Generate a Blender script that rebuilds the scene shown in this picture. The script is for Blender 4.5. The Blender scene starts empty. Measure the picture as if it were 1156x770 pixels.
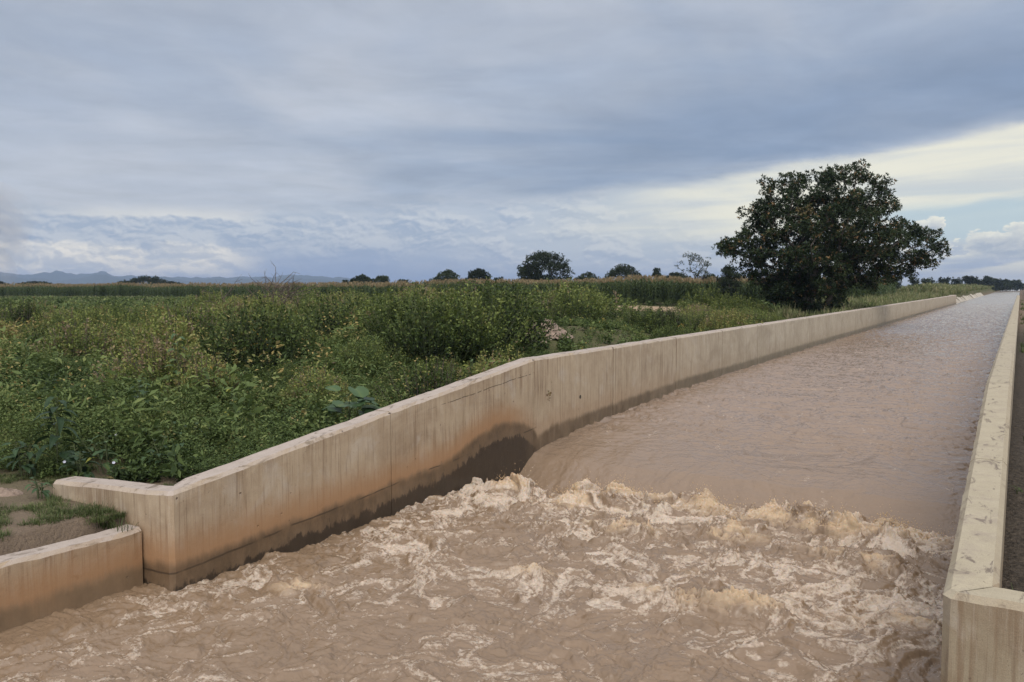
import bpy, bmesh, math, random
import numpy as np
from mathutils import Vector
random.seed(7); rng = np.random.default_rng(7)
S = bpy.context.scene
COL = S.collection
R_ = math.radians

# ------------------------------------------------------------------ camera
F_PX = 950.0
TH = math.atan(573 / F_PX); PITCH = math.atan(63 / F_PX); CZ = 3.6
cd = bpy.data.cameras.new('camera'); cam = bpy.data.objects.new('camera', cd); COL.objects.link(cam)
cam.location = (0, 0, CZ); cam.rotation_euler = (math.pi / 2 - PITCH, 0, TH)
cd.sensor_width = 36; cd.lens = 36 * F_PX / 1156; cd.clip_start = .05; cd.clip_end = 30000
S.camera = cam

# ------------------------------------------------------------------ node helper
class NT:
    def __init__(s, tree): s.t = tree; s.n = tree.nodes; s.l = tree.links
    def new(s, k, **kw):
        n = s.n.new(k)
        for a, b in kw.items(): setattr(n, a, b)
        return n
    def put(s, sock, v):
        if v is None: return
        if isinstance(v, bpy.types.NodeSocket): s.l.new(v, sock)
        elif isinstance(v, (tuple, list)):
            v = list(v)
            if len(sock.default_value) == 4 and len(v) == 3: v.append(1)
            sock.default_value = v
        else: sock.default_value = v
    def m(s, op, a, b=None, c=None, clamp=False):
        n = s.new('ShaderNodeMath', operation=op, use_clamp=clamp)
        for i, v in enumerate((a, b, c)): s.put(n.inputs[i], v)
        return n.outputs[0]
    def vm(s, op, a, b=None):
        n = s.new('ShaderNodeVectorMath', operation=op); s.put(n.inputs[0], a); s.put(n.inputs[1], b); return n.outputs[0]
    def xyz(s, v):
        n = s.new('ShaderNodeSeparateXYZ'); s.put(n.inputs[0], v); return n.outputs
    def comb(s, x, y, z=0.0):
        n = s.new('ShaderNodeCombineXYZ')
        for i, v in enumerate((x, y, z)): s.put(n.inputs[i], v)
        return n.outputs[0]
    def mix(s, f, a, b, bt='MIX'):
        n = s.new('ShaderNodeMix', data_type='RGBA', blend_type=bt)
        s.put(n.inputs[0], f); s.put(n.inputs[6], a); s.put(n.inputs[7], b); return n.outputs[2]
    def mapr(s, v, a, b, c=0.0, d=1.0, smooth=False):
        n = s.new('ShaderNodeMapRange', interpolation_type='SMOOTHSTEP' if smooth else 'LINEAR', clamp=True)
        for i, q in enumerate((v, a, b, c, d)): s.put(n.inputs[i], q)
        return n.outputs[0]
    def noise(s, vec, scale, detail=4.0, rough=.55, dist=0.0, col=False):
        n = s.new('ShaderNodeTexNoise'); s.put(n.inputs['Vector'], vec); n.inputs['Scale'].default_value = scale
        n.inputs['Detail'].default_value = detail; n.inputs['Roughness'].default_value = rough; n.inputs['Distortion'].default_value = dist
        return n.outputs[1] if col else n.outputs[0]
    def curve(s, v, pts):
        n = s.new('ShaderNodeFloatCurve'); c = n.mapping.curves[0]
        while len(c.points) > 2: c.points.remove(c.points[0])
        c.points[0].location = pts[0]; c.points[1].location = pts[-1]
        for p in pts[1:-1]: c.points.new(*p)
        for p in c.points: p.handle_type = 'VECTOR'
        n.mapping.update(); s.put(n.inputs[1], v); return n.outputs[0]
    def bump(s, h, dist, strength=1.0, normal=None):
        n = s.new('ShaderNodeBump'); n.inputs['Distance'].default_value = dist; n.inputs['Strength'].default_value = strength
        s.put(n.inputs['Height'], h)
        if normal is not None: s.put(n.inputs['Normal'], normal)
        return n.outputs[0]
def material(name):
    m = bpy.data.materials.new(name); m.use_nodes = True; t = NT(m.node_tree); t.n.clear()
    o = t.new('ShaderNodeOutputMaterial'); return m, t, o
def principled(t, col, rough=.8, normal=None, spec=None, ior=None):
    b = t.new('ShaderNodeBsdfPrincipled'); t.put(b.inputs['Base Color'], col); t.put(b.inputs['Roughness'], rough)
    if normal is not None: t.put(b.inputs['Normal'], normal)
    if spec is not None: t.put(b.inputs['Specular IOR Level'], spec)
    if ior: b.inputs['IOR'].default_value = ior
    return b

# ------------------------------------------------------------------ sky and sun
SUN_AZ = R_(146)      # degrees from +Y towards +X
SUN_EL = R_(48)
w = bpy.data.worlds.new('World'); S.world = w; w.use_nodes = True
t = NT(w.node_tree); t.n.clear()
wo = t.new('ShaderNodeOutputWorld')
sky = t.new('ShaderNodeTexSky', sky_type='NISHITA'); sky.sun_disc = False
sky.sun_elevation = SUN_EL; sky.sun_rotation = SUN_AZ; sky.air_density = 1.0; sky.dust_density = 1.0
bg1 = t.new('ShaderNodeBackground'); t.put(bg1.inputs[0], sky.outputs[0]); bg1.inputs[1].default_value = .10
geo = t.new('ShaderNodeTexCoord').outputs['Generated']
vr = t.new('ShaderNodeVectorRotate', rotation_type='Z_AXIS'); t.put(vr.inputs['Vector'], geo); vr.inputs['Angle'].default_value = -TH
D = vr.outputs[0]; dx, dy, dz = t.xyz(D)
DEG = 180 / math.pi
az = t.m('MULTIPLY', t.m('ARCTAN2', dx, dy), DEG)
el = t.m('MULTIPLY', t.m('ARCSINE', dz), DEG)
# layered-cloud coordinates: a flat cloud deck seen in perspective
dzp = t.m('MAXIMUM', t.m('ADD', dz, .06), .03)
deck = t.comb(t.m('DIVIDE', dx, dzp), t.m('DIVIDE', dy, dzp))
wisp = t.noise(deck, .55, 5, .55, .6)
wisp2 = t.noise(t.vm('MULTIPLY', deck, (.5, 1.0, 1)), .9, 4, .5, .3)
lo = t.comb(t.m('MULTIPLY', az, .06), t.m('MULTIPLY', el, .16))          # low clouds: wide and flat
big = t.noise(t.comb(t.m('ADD', t.m('MULTIPLY', az, .03), t.m('MULTIPLY', el, .05)), t.m('SUBTRACT', t.m('MULTIPLY', el, .16), t.m('MULTIPLY', az, .012))), 1.0, 3, .5)
fine = t.noise(lo, 3.2, 9, .6, .2)
# --- upper grey-blue deck
up = t.mix(t.mapr(wisp, .36, .66, smooth=True), (.255, .305, .405), (.385, .415, .485))
up = t.mix(t.m('MULTIPLY', t.mapr(wisp2, .46, .70, smooth=True), .6), up, (.225, .28, .385))
up = t.mix(t.m('MULTIPLY', t.mapr(az, 4, -26, smooth=True), t.mapr(el, 14, 5, .25, .75, smooth=True)), up, (.375, .405, .48))
# dark belly of the deck, a band that climbs to the right; its lower edge is a smooth arc
edge = t.m('ADD', t.m('ADD', t.curve(t.mapr(az, -35, 35), [(0, .40), (.35, .42), (.55, .50), (.72, .64), (.85, .72), (1, .86)]), 0.0), t.m('MULTIPLY', t.m('SUBTRACT', fine, .5), .10))
edge = t.m('MULTIPLY', edge, 11.4)
below = t.m('SUBTRACT', el, edge)                     # > 0 inside the deck
band = t.m('MULTIPLY', t.mapr(below, -.1, 1.0, smooth=True), t.mapr(below, 8.0, 2.0, smooth=True))
band = t.m('MULTIPLY', band, t.mapr(az, -16, 10, 0, 1, smooth=True))
up = t.mix(t.m('MULTIPLY', band, t.mapr(wisp, .3, .7, .98, .6)), up, (.165, .222, .335))
# --- low part under the deck
strk = t.noise(t.comb(t.m('MULTIPLY', az, .05), t.m('MULTIPLY', t.m('SUBTRACT', el, t.m('MULTIPLY', az, .05)), .5)), 1.6, 6, .5, .5)
cv = t.vm('ADD', t.comb(t.m('MULTIPLY', az, .20), t.m('MULTIPLY', el, .42)), t.vm('MULTIPLY', t.noise(t.comb(t.m('MULTIPLY', az, .3), t.m('MULTIPLY', el, .5)), 1.5, 5, .6, col=True), (.45, .45, 0)))
cum = t.noise(cv, 1.3, 9, .56); cum2 = t.noise(t.vm('ADD', cv, (.03, .085, 0)), 1.3, 9, .56)
relief = t.mapr(t.m('SUBTRACT', cum, cum2), -.05, .05)
low = t.mix(t.mapr(strk, .35, .65), (.30, .355, .44), (.385, .42, .475))
low = t.mix(t.m('MULTIPLY', t.mapr(cum, .44, .52, smooth=True), .75), low, t.mix(relief, (.255, .31, .41), (.46, .48, .51)))
# grey cumulus shelf at left
sh = t.m('MULTIPLY', t.mapr(az, 2, -8, smooth=True), t.m('MULTIPLY', t.mapr(t.m('ADD', el, t.m('MULTIPLY', cum, 2.2)), 5.8, 5.2, smooth=True), t.mapr(t.m('ADD', el, t.m('MULTIPLY', fine, 2.0)), 2.9, 3.3, smooth=True)))
low = t.mix(t.m('MULTIPLY', sh, .8), low, t.mix(relief, (.25, .305, .405), (.40, .43, .48)))
# cream, sunlit high cloud right under the edge
cream = t.mix(t.mapr(strk, .3, .62, smooth=True), (.48, .50, .49), (.68, .65, .525))
cmask = t.m('MULTIPLY', t.mapr(az, -2, 17, smooth=True), t.mapr(el, 1.4, 4.2, smooth=True))
low = t.mix(t.m('MULTIPLY', cmask, .93), low, cream)
bp = t.m('MULTIPLY', t.m('MULTIPLY', t.mapr(az, 21.5, 25, smooth=True), t.mapr(t.m('ADD', el, t.m('MULTIPLY', strk, 3.0)), 3.6, 4.6, smooth=True)), t.mapr(t.m('ADD', el, t.m('MULTIPLY', strk, 2.4)), 6.7, 5.6, smooth=True))
low = t.mix(t.m('MULTIPLY', bp, .85), low, (.36, .455, .50))
# cumulus heads low at right
ch = t.m('SUBTRACT', t.m('ADD', 3.1, t.m('MULTIPLY', t.m('SUBTRACT', cum, .5), 9.0)), el)
chm = t.m('MULTIPLY', t.m('MULTIPLY', t.mapr(ch, -.05, .18, smooth=True), t.mapr(az, 17, 23, smooth=True)), t.mapr(el, 1.2, 2.0, smooth=True))
low = t.mix(t.m('MULTIPLY', chm, .9), low, t.mix(t.mapr(ch, .1, 1.3, smooth=True), t.mix(relief, (.50, .51, .49), (.72, .69, .58)), t.mix(relief, (.29, .335, .40), (.44, .455, .465))))
c2 = t.m('MULTIPLY', t.mapr(az, 11, 20, smooth=True), t.m('MULTIPLY', t.mapr(el, 2.3, 1.4, smooth=True), t.mapr(strk, .42, .55, smooth=True)))
low = t.mix(t.m('MULTIPLY', c2, .9), low, (.68, .645, .53))
# bright strip low at left, and a lit gap above the shelf
lm = t.m('MULTIPLY', t.mapr(az, -14, -20, smooth=True), t.mapr(az, -40, -30.5, .4, 1, smooth=True))
lm1 = t.m('MULTIPLY', lm, t.m('MULTIPLY', t.mapr(el, .2, .6, smooth=True), t.mapr(t.m('ADD', el, t.m('MULTIPLY', fine, 2.0)), 3.7, 3.2, smooth=True)))
low = t.mix(t.m('MULTIPLY', lm1, t.mapr(cum, .40, .52, .45, 1, smooth=True)), low, t.mix(relief, (.42, .44, .475), (.68, .64, .57)))
lm2 = t.m('MULTIPLY', t.m('MULTIPLY', t.mapr(az, -15, -19, smooth=True), t.mapr(az, -30, -25, smooth=True)), t.m('MULTIPLY', t.mapr(t.m('ADD', el, t.m('MULTIPLY', cum, 2.2)), 5.1, 5.4, smooth=True), t.mapr(el, 5.6, 4.5, smooth=True)))
low = t.mix(t.m('MULTIPLY', lm2, .85), low, (.60, .585, .55))
# rain shafts, centre left
rain = t.m('MULTIPLY', t.m('MULTIPLY', t.mapr(az, -20, -15, smooth=True), t.mapr(az, 4, -8, smooth=True)), t.mapr(el, 3.4, .8, smooth=True))
rain = t.m('MULTIPLY', rain, t.mapr(t.noise(t.comb(t.m('MULTIPLY', az, .16), t.m('MULTIPLY', el, .04)), 1.5, 4, .5), .3, .6, .6, 1))
low = t.mix(t.m('MULTIPLY', rain, .85), low, (.18, .25, .40))
dd = t.m('ADD', t.mapr(t.noise(t.vm('ADD', deck, t.vm('MULTIPLY', t.noise(deck, .8, 3, .5, col=True), (.9, .9, 0))), 1.5, 8, .62), .3, .7, .90, 1.10), 0.0)
up = t.vm('MULTIPLY', up, t.comb(t.m('MULTIPLY', dd, 1.015), dd, t.m('MULTIPLY', dd, .955)))
csky = t.mix(t.m('MAXIMUM', t.mapr(t.m('MULTIPLY', below, t.mapr(az, 0, 20, 1.0, 2.6)), -.9, .9, smooth=True), t.m('MULTIPLY', t.mapr(az, 1, -8, smooth=True), t.mapr(el, 5.0, 7.0, smooth=True))), low, up)
# brighter overcast towards the zenith and around the veiled sun (all out of frame)
sx, sy, sz = math.sin(SUN_AZ) * math.cos(SUN_EL), math.cos(SUN_AZ) * math.cos(SUN_EL), math.sin(SUN_EL)
dp = t.new('ShaderNodeVectorMath', operation='DOT_PRODUCT'); t.put(dp.inputs[0], geo); dp.inputs[1].default_value = (sx, sy, sz)
glow = t.m('ADD', t.mapr(dp.outputs['Value'], .35, 1.0, 0, 1.6, smooth=True), t.mapr(el, 20, 75, 1.0, 1.9, smooth=True))
csky = t.mix(t.mapr(el, 20, 50, smooth=True), csky, (.45, .46, .50))
cs = t.vm('MULTIPLY', csky, t.comb(glow, glow, glow))
bg2 = t.new('ShaderNodeBackground'); t.put(bg2.inputs[0], cs); bg2.inputs[1].default_value = 1.0
ms = t.new('ShaderNodeMixShader'); ms.inputs[0].default_value = .93
t.l.new(bg1.outputs[0], ms.inputs[1]); t.l.new(bg2.outputs[0], ms.inputs[2]); t.l.new(ms.outputs[0], wo.inputs[0])

sd = bpy.data.lights.new('sun', 'SUN'); sun = bpy.data.objects.new('sun', sd); COL.objects.link(sun)
sd.energy = 1.25; sd.angle = R_(38); sd.color = (1, .93, .82)
sun.rotation_euler = Vector((sx, sy, sz)).to_track_quat('Z', 'Y').to_euler()
S.view_settings.view_transform = 'Standard'; S.view_settings.look = 'None'; S.view_settings.exposure = 0.46; S.view_settings.gamma = 1
S.view_settings.use_curve_mapping = False

# ------------------------------------------------------------------ object helpers
def tag(o, label=None, cat=None, group=None, kind=None):
    if label: o['label'] = label
    if cat: o['category'] = cat
    if group: o['group'] = group
    if kind: o['kind'] = kind
    return o
def mesh_np(name, V, Q, mat, attrs=None, smooth=False):
    """V (n,3); Q (m,4) quads or (m,3) tris"""
    V = np.asarray(V, np.float32); Q = np.asarray(Q, np.int32); k = Q.shape[1]
    me = bpy.data.meshes.new(name); me.vertices.add(len(V)); me.vertices.foreach_set('co', V.ravel())
    me.loops.add(Q.size); me.loops.foreach_set('vertex_index', Q.ravel())
    me.polygons.add(len(Q)); me.polygons.foreach_set('loop_start', np.arange(0, Q.size, k, dtype=np.int32))
    if smooth: me.polygons.foreach_set('use_smooth', np.ones(len(Q), bool))
    me.update(calc_edges=True)
    for a, v in (attrs or {}).items():
        at = me.attributes.new(a, 'FLOAT', 'POINT'); at.data.foreach_set('value', np.asarray(v, np.float32))
    if mat: me.materials.append(mat)
    return me
def link(name, me, parent=None, loc=(0, 0, 0), rz=0.0, sc=1.0):
    o = bpy.data.objects.new(name, me); COL.objects.link(o); o.location = loc; o.rotation_euler = (0, 0, rz)
    o.scale = (sc, sc, sc) if not isinstance(sc, tuple) else sc
    if parent: o.parent = parent
    return o
def empty(name, loc=(0, 0, 0), rz=0.0, sc=1.0): return link(name, None, None, loc, rz, sc)

_perm = np.arange(256); np.random.default_rng(3).shuffle(_perm); _perm = np.concatenate([_perm, _perm])
_ga = np.random.default_rng(5).uniform(0, 2 * np.pi, 256)
_gx, _gy = np.cos(_ga), np.sin(_ga)
def perlin(x, y):
    xi = np.floor(x).astype(int); yi = np.floor(y).astype(int); xf = x - xi; yf = y - yi; xi &= 255; yi &= 255
    u = xf ** 3 * (xf * (xf * 6 - 15) + 10); v = yf ** 3 * (yf * (yf * 6 - 15) + 10)
    def g(ix, iy, fx, fy):
        h = _perm[_perm[ix & 255] + (iy & 255)]; return _gx[h] * fx + _gy[h] * fy
    a = g(xi, yi, xf, yf); b = g(xi + 1, yi, xf - 1, yf); c = g(xi, yi + 1, xf, yf - 1); d = g(xi + 1, yi + 1, xf - 1, yf - 1)
    return ((a + (b - a) * u) * (1 - v) + (c + (d - c) * u) * v) * 1.5
def fbm(x, y, o=4, g=.5, l=2.03):
    r = 0; a = 1
    for i in range(o): r = r + a * perlin(x + 17.3 * i, y - 9.1 * i); x = x * l; y = y * l; a *= g
    return r
def billow(x, y, o=4, g=.5):
    r = 0; a = 1; s = 0
    for i in range(o): r = r + a * np.abs(perlin(x + 31.7 * i, y + 5.9 * i)); s += a; x = x * 2.07; y = y * 2.07; a *= g
    return r / s
def sstep(a, b, x):
    q = np.clip((x - a) / (b - a), 0, 1); return q * q * (3 - 2 * q)

# ------------------------------------------------------------------ layout constants
XL, XR = -8.45, -.41          # inner faces of the canal walls
YC, YB, YE = 6.25, 14.88, 147.0   # downstream corner, bend (drop crest), upstream end
YCR = 6.8
TW = .35
WS_Y = [13.2, 13.9, 14.4, 14.9, 15.6, 16.8, 18.7, 23.3, 37, 147, 5000]
WS_Z = [-.55, -.36, -.12, .12, .26, .36, .44, .57, .65, .74, .9]
def water_base(y): return np.interp(y, WS_Y, WS_Z)

def ground_z(x, y):
    """terrain height outside of the canal"""
    x = np.asarray(x, float); y = np.asarray(y, float)
    d = np.hypot(x, y)
    left = .74 + .35 * sstep(9, 16, -x) + .35 * sstep(40, 110, d) * sstep(-90, -20, x + 0 * y) + .12 * fbm(x * .12, y * .12, 3)
    left = left + .75 * np.exp(-((x + 14.5) / 2.6) ** 2) * sstep(14, 19, y) * sstep(40, 27, y)
    up = sstep(14, 30, y) * (.55 + .3 * fbm(x * .2 + 7, y * .2, 2)) * np.exp(-np.clip(-x - 9, 0, None) / 5)
    left = left + up
    bank = sstep(YE - 6, YE + 6, y) * (1.25 + .15 * fbm(x * .3, y * .1, 2)) * np.exp(-((x + 13.5) / 4.0) ** 2)
    left = left + bank
    right = .35 + .75 * sstep(YCR, YB, y) + .35 * sstep(YB, 40, y) + .08 * fbm(x * .4, y * .4, 3)
    right = right + sstep(YE - 6, YE + 6, y) * .8 * np.exp(-((x - 5.0) / 5.0) ** 2)
    return np.where(x < -4.4, left, right)

# ------------------------------------------------------------------ materials: ground
def world_pos(t): return t.new('ShaderNodeNewGeometry').outputs['Position']
mG, t, o = material('ground_soil_grass')
P = world_pos(t); px_, py_, pz_ = t.xyz(P)
n1 = t.noise(P, .22, 5, .6); n2 = t.noise(P, 2.4, 6, .65); n3 = t.noise(P, 22, 4, .6)
soil = t.mix(n2, (.12, .088, .058), (.23, .168, .115)); soil = t.mix(t.mapr(n3, .35, .7), soil, (.15, .11, .08))
grass = t.mix(n2, (.020, .026, .010), (.07, .075, .026)); grass = t.mix(t.mapr(n3, .4, .65), grass, (.10, .10, .035)); grass = t.mix(t.m('MULTIPLY', t.mapr(n1, .5, .65), .5), grass, (.15, .11, .07))
near = t.m('MULTIPLY', t.mapr(px_, -9.4, -12.5), t.mapr(py_, 4.2, 7.4))
gm = t.m('MULTIPLY', t.mapr(t.m('ADD', n1, t.m('MULTIPLY', n2, .4)), .40, .56), near)
gm = t.m('MAXIMUM', gm, t.m('MULTIPLY', t.mapr(px_, -9.4, -9.9), t.mapr(py_, 8, 10)))
colr = t.mix(gm, soil, grass)
# bare sandy patch in front of the maize
ex = t.m('ADD', px_, 31.7); ey = t.m('SUBTRACT', py_, 77.8)
eu = t.m('DIVIDE', t.m('ADD', t.m('MULTIPLY', ex, .856), t.m('MULTIPLY', ey, .5165)), 4.0); ev = t.m('DIVIDE', t.m('ADD', t.m('MULTIPLY', ex, -.5165), t.m('MULTIPLY', ey, .856)), 11.0)
e2 = t.m('ADD', t.m('POWER', t.m('ABSOLUTE', eu), 2.0), t.m('POWER', t.m('ABSOLUTE', ev), 2.0))
pm = t.mapr(t.m('ADD', e2, t.m('MULTIPLY', n2, .5)), 1.35, 1.1)
colr = t.mix(pm, colr, t.mix(n2, (.27, .19, .115), (.37, .27, .17)))
rt = t.mapr(px_, -.3, -.2)
gravel = t.mix(t.mapr(t.noise(P, 16, 5, .7), .35, .68), (.028, .023, .017), (.095, .075, .055))
colr = t.mix(t.m('MULTIPLY', rt, t.mapr(py_, 60, 40)), colr, gravel)
b = principled(t, colr, .95, t.bump(t.m('ADD', n3, n2), .05), spec=.2); t.l.new(b.outputs[0], o.inputs[0])

# terrain: one sheet, sunk where the canal runs
xs = np.concatenate([-np.geomspace(9000, 62, 46), np.arange(-60, -9.2, .5), [-9.15, -9.0, -8.72, -8.66, -4.4, -.3, -.22, .1, .3], np.arange(.7, 20, .6), np.geomspace(21, 9000, 40)])
ys = np.concatenate([-np.geomspace(9000, 21, 30), np.arange(-20, 62, .5), np.geomspace(62.5, 9000, 120)])
X, Y = np.meshgrid(xs, ys)
Z = ground_z(X, Y)
lowl = (Y < YC + .05); inc = ((X > -8.7) & (X < -.25)) | (lowl & (X > -9.2) & (X < .25))
Z = np.where(inc & (Y < 9000), -3.0, Z)
far = np.hypot(X, Y) > 400
Z = np.where(far & ~inc, np.minimum(Z, 1.3), Z)
# beyond the walls the canal is trapezoidal
tz = (Y > YE) & (X > -9.6) & (X < 1.0)
Z = np.where(tz & ~inc, np.minimum(Z, .5), Z)
nx, ny = len(xs), len(ys)
ii = (np.arange(ny - 1)[:, None] * nx + np.arange(nx - 1)[None, :]).ravel()
Qg = np.stack([ii, ii + 1, ii + 1 + nx, ii + nx], 1)
tag(link('ground', mesh_np('ground', np.stack([X, Y, Z], 2).reshape(-1, 3), Qg, mG, smooth=True)), kind='structure')

# ------------------------------------------------------------------ concrete
def concrete(name, left=True, low=False):
    m, t, o = material(name)
    P = world_pos(t); x, y, z = t.xyz(P)
    N = t.xyz(t.new('ShaderNodeNewGeometry').outputs['Normal'])
    topm = t.mapr(N[2], .55, .8)
    big = t.noise(P, .8, 4, .6); med = t.noise(P, 4.5, 6, .65); fin = t.noise(P, 45, 4, .7)
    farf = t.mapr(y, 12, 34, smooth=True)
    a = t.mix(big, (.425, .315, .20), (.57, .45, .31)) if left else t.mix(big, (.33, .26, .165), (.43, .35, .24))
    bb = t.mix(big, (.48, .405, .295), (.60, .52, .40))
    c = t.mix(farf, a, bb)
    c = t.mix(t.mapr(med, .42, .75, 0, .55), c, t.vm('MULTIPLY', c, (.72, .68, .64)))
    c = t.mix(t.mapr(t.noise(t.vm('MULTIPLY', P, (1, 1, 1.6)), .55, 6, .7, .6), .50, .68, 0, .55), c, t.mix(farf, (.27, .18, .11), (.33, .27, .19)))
    # lime bloom, pale patches
    c = t.mix(t.m('MULTIPLY', t.mapr(t.noise(P, 1.7, 5, .6, .8), .55, .75), .5), c, (.56, .49, .41))
    # vertical drip streaks
    sv = t.comb(t.m('MULTIPLY', t.m('ADD', x, y), 10.0), t.m('MULTIPLY', t.m('SUBTRACT', x, y), 1.2), t.m('MULTIPLY', z, .45))
    st = t.noise(sv, 1.3, 5, .65); st2 = t.noise(t.vm('ADD', sv, (40, 9, 3)), 3.1, 3, .6)
    sm = t.m('MULTIPLY', t.m('MULTIPLY', t.mapr(st, .49, .62), t.mapr(t.noise(P, .9, 2, .5), .35, .6)), t.m('SUBTRACT', 1.0, topm))
    c = t.mix(t.m('MULTIPLY', sm, .62), c, t.mix(farf, (.22, .135, .075), (.29, .23, .16)))
    sm2 = t.m('MULTIPLY', t.mapr(st2, .55, .66), t.m('SUBTRACT', 1.0, topm))
    c = t.mix(t.m('MULTIPLY', sm2, .45), c, (.20, .13, .08))
    c = t.mix(t.m('MULTIPLY', t.m('MULTIPLY', t.mapr(st2, .42, .3), .35), t.m('SUBTRACT', 1.0, topm)), c, (.56, .47, .37))
    # formwork lift line
    rgh = t.mapr(fin, .3, .8, .85, .95)
    # tops
    tp = t.mix(med, (.36, .29, .235), (.50, .42, .355)) if left else t.mix(med, (.34, .285, .19), (.48, .41, .29))
    tp = t.mix(t.mapr(t.noise(t.vm('MULTIPLY', P, (3.0, 1.2, 3.0)), 2.2, 6, .7, 1.0), .555, .63), tp, (.19, .15, .11))
    tp = t.mix(t.mapr(t.noise(P, 5.0, 6, .7), .5, .7, 0, .55), tp, (.30, .24, .19)); c = t.mix(topm, c, tp)
    # pits, dirt specks
    vo = t.new('ShaderNodeTexVoronoi'); t.put(vo.inputs['Vector'], P); vo.inputs['Scale'].default_value = 4.2
    vd = t.m('ADD', vo.outputs['Distance'], t.m('MULTIPLY', t.noise(P, 30, 2), .16))
    pit = t.mapr(vd, .15, .10)
    pr = t.xyz(vo.outputs['Color'])[0]
    pit = t.m('MULTIPLY', pit, t.mapr(pr, .35, .4))
    c = t.mix(t.m('MULTIPLY', pit, .75), c, (.10, .065, .04))
    spk = t.mapr(t.noise(P, 22, 4, .75), .64, .70)
    c = t.mix(t.m('MULTIPLY', spk, .6), c, (.13, .09, .06))
    blo = t.m('MULTIPLY', t.mapr(t.noise(P, 3.3, 6, .75), .62, .67), t.mapr(z, .85, .3)); c = t.mix(t.m('MULTIPLY', blo, .7), c, (.12, .07, .045))
    gr = t.mapr(t.noise(P, 120, 2, .6), .3, .7, .86, 1.1); c = t.vm('MULTIPLY', c, t.comb(gr, gr, gr))
    if not low:
        tt = t.m('MINIMUM', t.m('DIVIDE', y, 50.0), 1.0)
        if left: L = [(0, .33), (6.2, .30), (7.8, .38), (10.3, .46), (11.8, .55), (12.5, .76), (13.2, .95), (13.8, .97), (14.4, .86), (14.86, .66), (14.9, .46), (15.6, .62), (16.5, .66), (18.7, .72), (23.3, .84), (37, .90), (50, .92)]
        else: L = [(0, .4), (6.2, .2), (10, .4), (14.8, .7), (18.7, .6), (23.3, .74), (37, .85), (50, .88)]
        wz = t.m('SUBTRACT', t.m('MULTIPLY', t.curve(tt, [(a_ / 50, (b_ + .5) / 2.5) for a_, b_ in L]), 2.5), .5)
    else:
        wz = t.m('ADD', .27, t.m('MULTIPLY', t.m('SUBTRACT', y, 4.0), -.01))
    dz_ = t.m('SUBTRACT', t.m('ADD', wz, t.m('MULTIPLY', t.m('SUBTRACT', t.noise(t.vm('MULTIPLY', P, (1, 1, .35)), 2.6, 6, .7), .5), .30)), z)
    wetm = t.m('MULTIPLY', t.mapr(dz_, -.05, .10, smooth=True), t.m('SUBTRACT', 1.0, topm))
    halo = t.m('MULTIPLY', t.mapr(dz_, -.55, -.02, smooth=True), t.mapr(y, 14.9, 13.9, .30, .85) if left else .4)
    halo = t.m('MULTIPLY', halo, t.m('MULTIPLY', t.mapr(dz_, .5, .0), t.m('SUBTRACT', 1.0, topm)))
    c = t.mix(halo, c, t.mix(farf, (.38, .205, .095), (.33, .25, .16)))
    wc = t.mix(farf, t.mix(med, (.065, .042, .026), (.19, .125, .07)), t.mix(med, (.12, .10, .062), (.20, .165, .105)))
    if low: wc = t.mix(med, (.16, .105, .06), (.25, .17, .10))
    wv = t.m('MULTIPLY', wetm, t.mapr(t.noise(t.vm('MULTIPLY', P, (1, 1, .5)), 2.1, 5, .7), .3, .6, .62, .97)); c = t.mix(wv, c, wc)
    # second, blacker tide mark just above the water
    if not low:
        alg = t.m('SUBTRACT', dz_, t.mapr(y, 12.3, 13.2, .26, .30) if left else .3)
        alg = t.m('ADD', alg, t.m('MULTIPLY', t.m('SUBTRACT', t.noise(t.vm('MULTIPLY', P, (1, 1, .45)), 5.5, 5, .75), .5), .5))
        am = t.m('MULTIPLY', t.mapr(alg, .0, .05), t.mapr(y, 15.5, 14.5))
        c = t.mix(t.m('MULTIPLY', am, .8), c, (.030, .022, .016))
    if left and not low:
        # pour line crack stepping along the lower wall
        ln = t.m('ADD', .20, t.m('MULTIPLY', t.m('SUBTRACT', y, 6.3), .055))
        ln = t.m('ADD', ln, t.m('MULTIPLY', t.m('SUBTRACT', t.noise(P, 1.2, 3), .5), .10))
        q = t.m('ABSOLUTE', t.m('SUBTRACT', z, ln))
        cr = t.m('MULTIPLY', t.mapr(q, .016, .005), t.mapr(t.noise(P, 2.2, 2), .38, .5)); cr = t.m('MULTIPLY', cr, t.mapr(y, 15, 14.9))
        l2 = t.m('ADD', t.m('SUBTRACT', 1.82, t.m('MULTIPLY', t.m('SUBTRACT', 14.88, y), .085)), t.m('MULTIPLY', t.m('SUBTRACT', t.noise(P, 2.0, 3), .5), .06))
        cr = t.m('MAXIMUM', cr, t.m('MULTIPLY', t.m('MULTIPLY', t.mapr(t.m('ABSOLUTE', t.m('SUBTRACT', z, l2)), .012, .004), t.mapr(y, 11.2, 12.0)), t.m('MULTIPLY', t.mapr(y, 14.9, 14.87), t.mapr(t.noise(P, 6, 2), .42, .5))))
        c = t.mix(t.m('MULTIPLY', cr, .8), c, (.06, .04, .025))
    c = t.vm('MULTIPLY', c, (.84, .84, .84)); rgh = t.mix(wetm, rgh, (.38, .38, .38))
    h = t.m('ADD', t.m('MULTIPLY', fin, .25), t.m('ADD', t.m('MULTIPLY', med, .6), t.m('MULTIPLY', pit, -1.2)))
    b = principled(t, c, rgh, t.bump(h, .012, .9), spec=.35); t.l.new(b.outputs[0], o.inputs[0])
    return m
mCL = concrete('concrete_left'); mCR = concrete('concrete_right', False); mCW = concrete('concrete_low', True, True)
mJ, t, o = material('joint_filler'); b = principled(t, (.05, .035, .025), .9); t.l.new(b.outputs[0], o.inputs[0])

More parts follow.
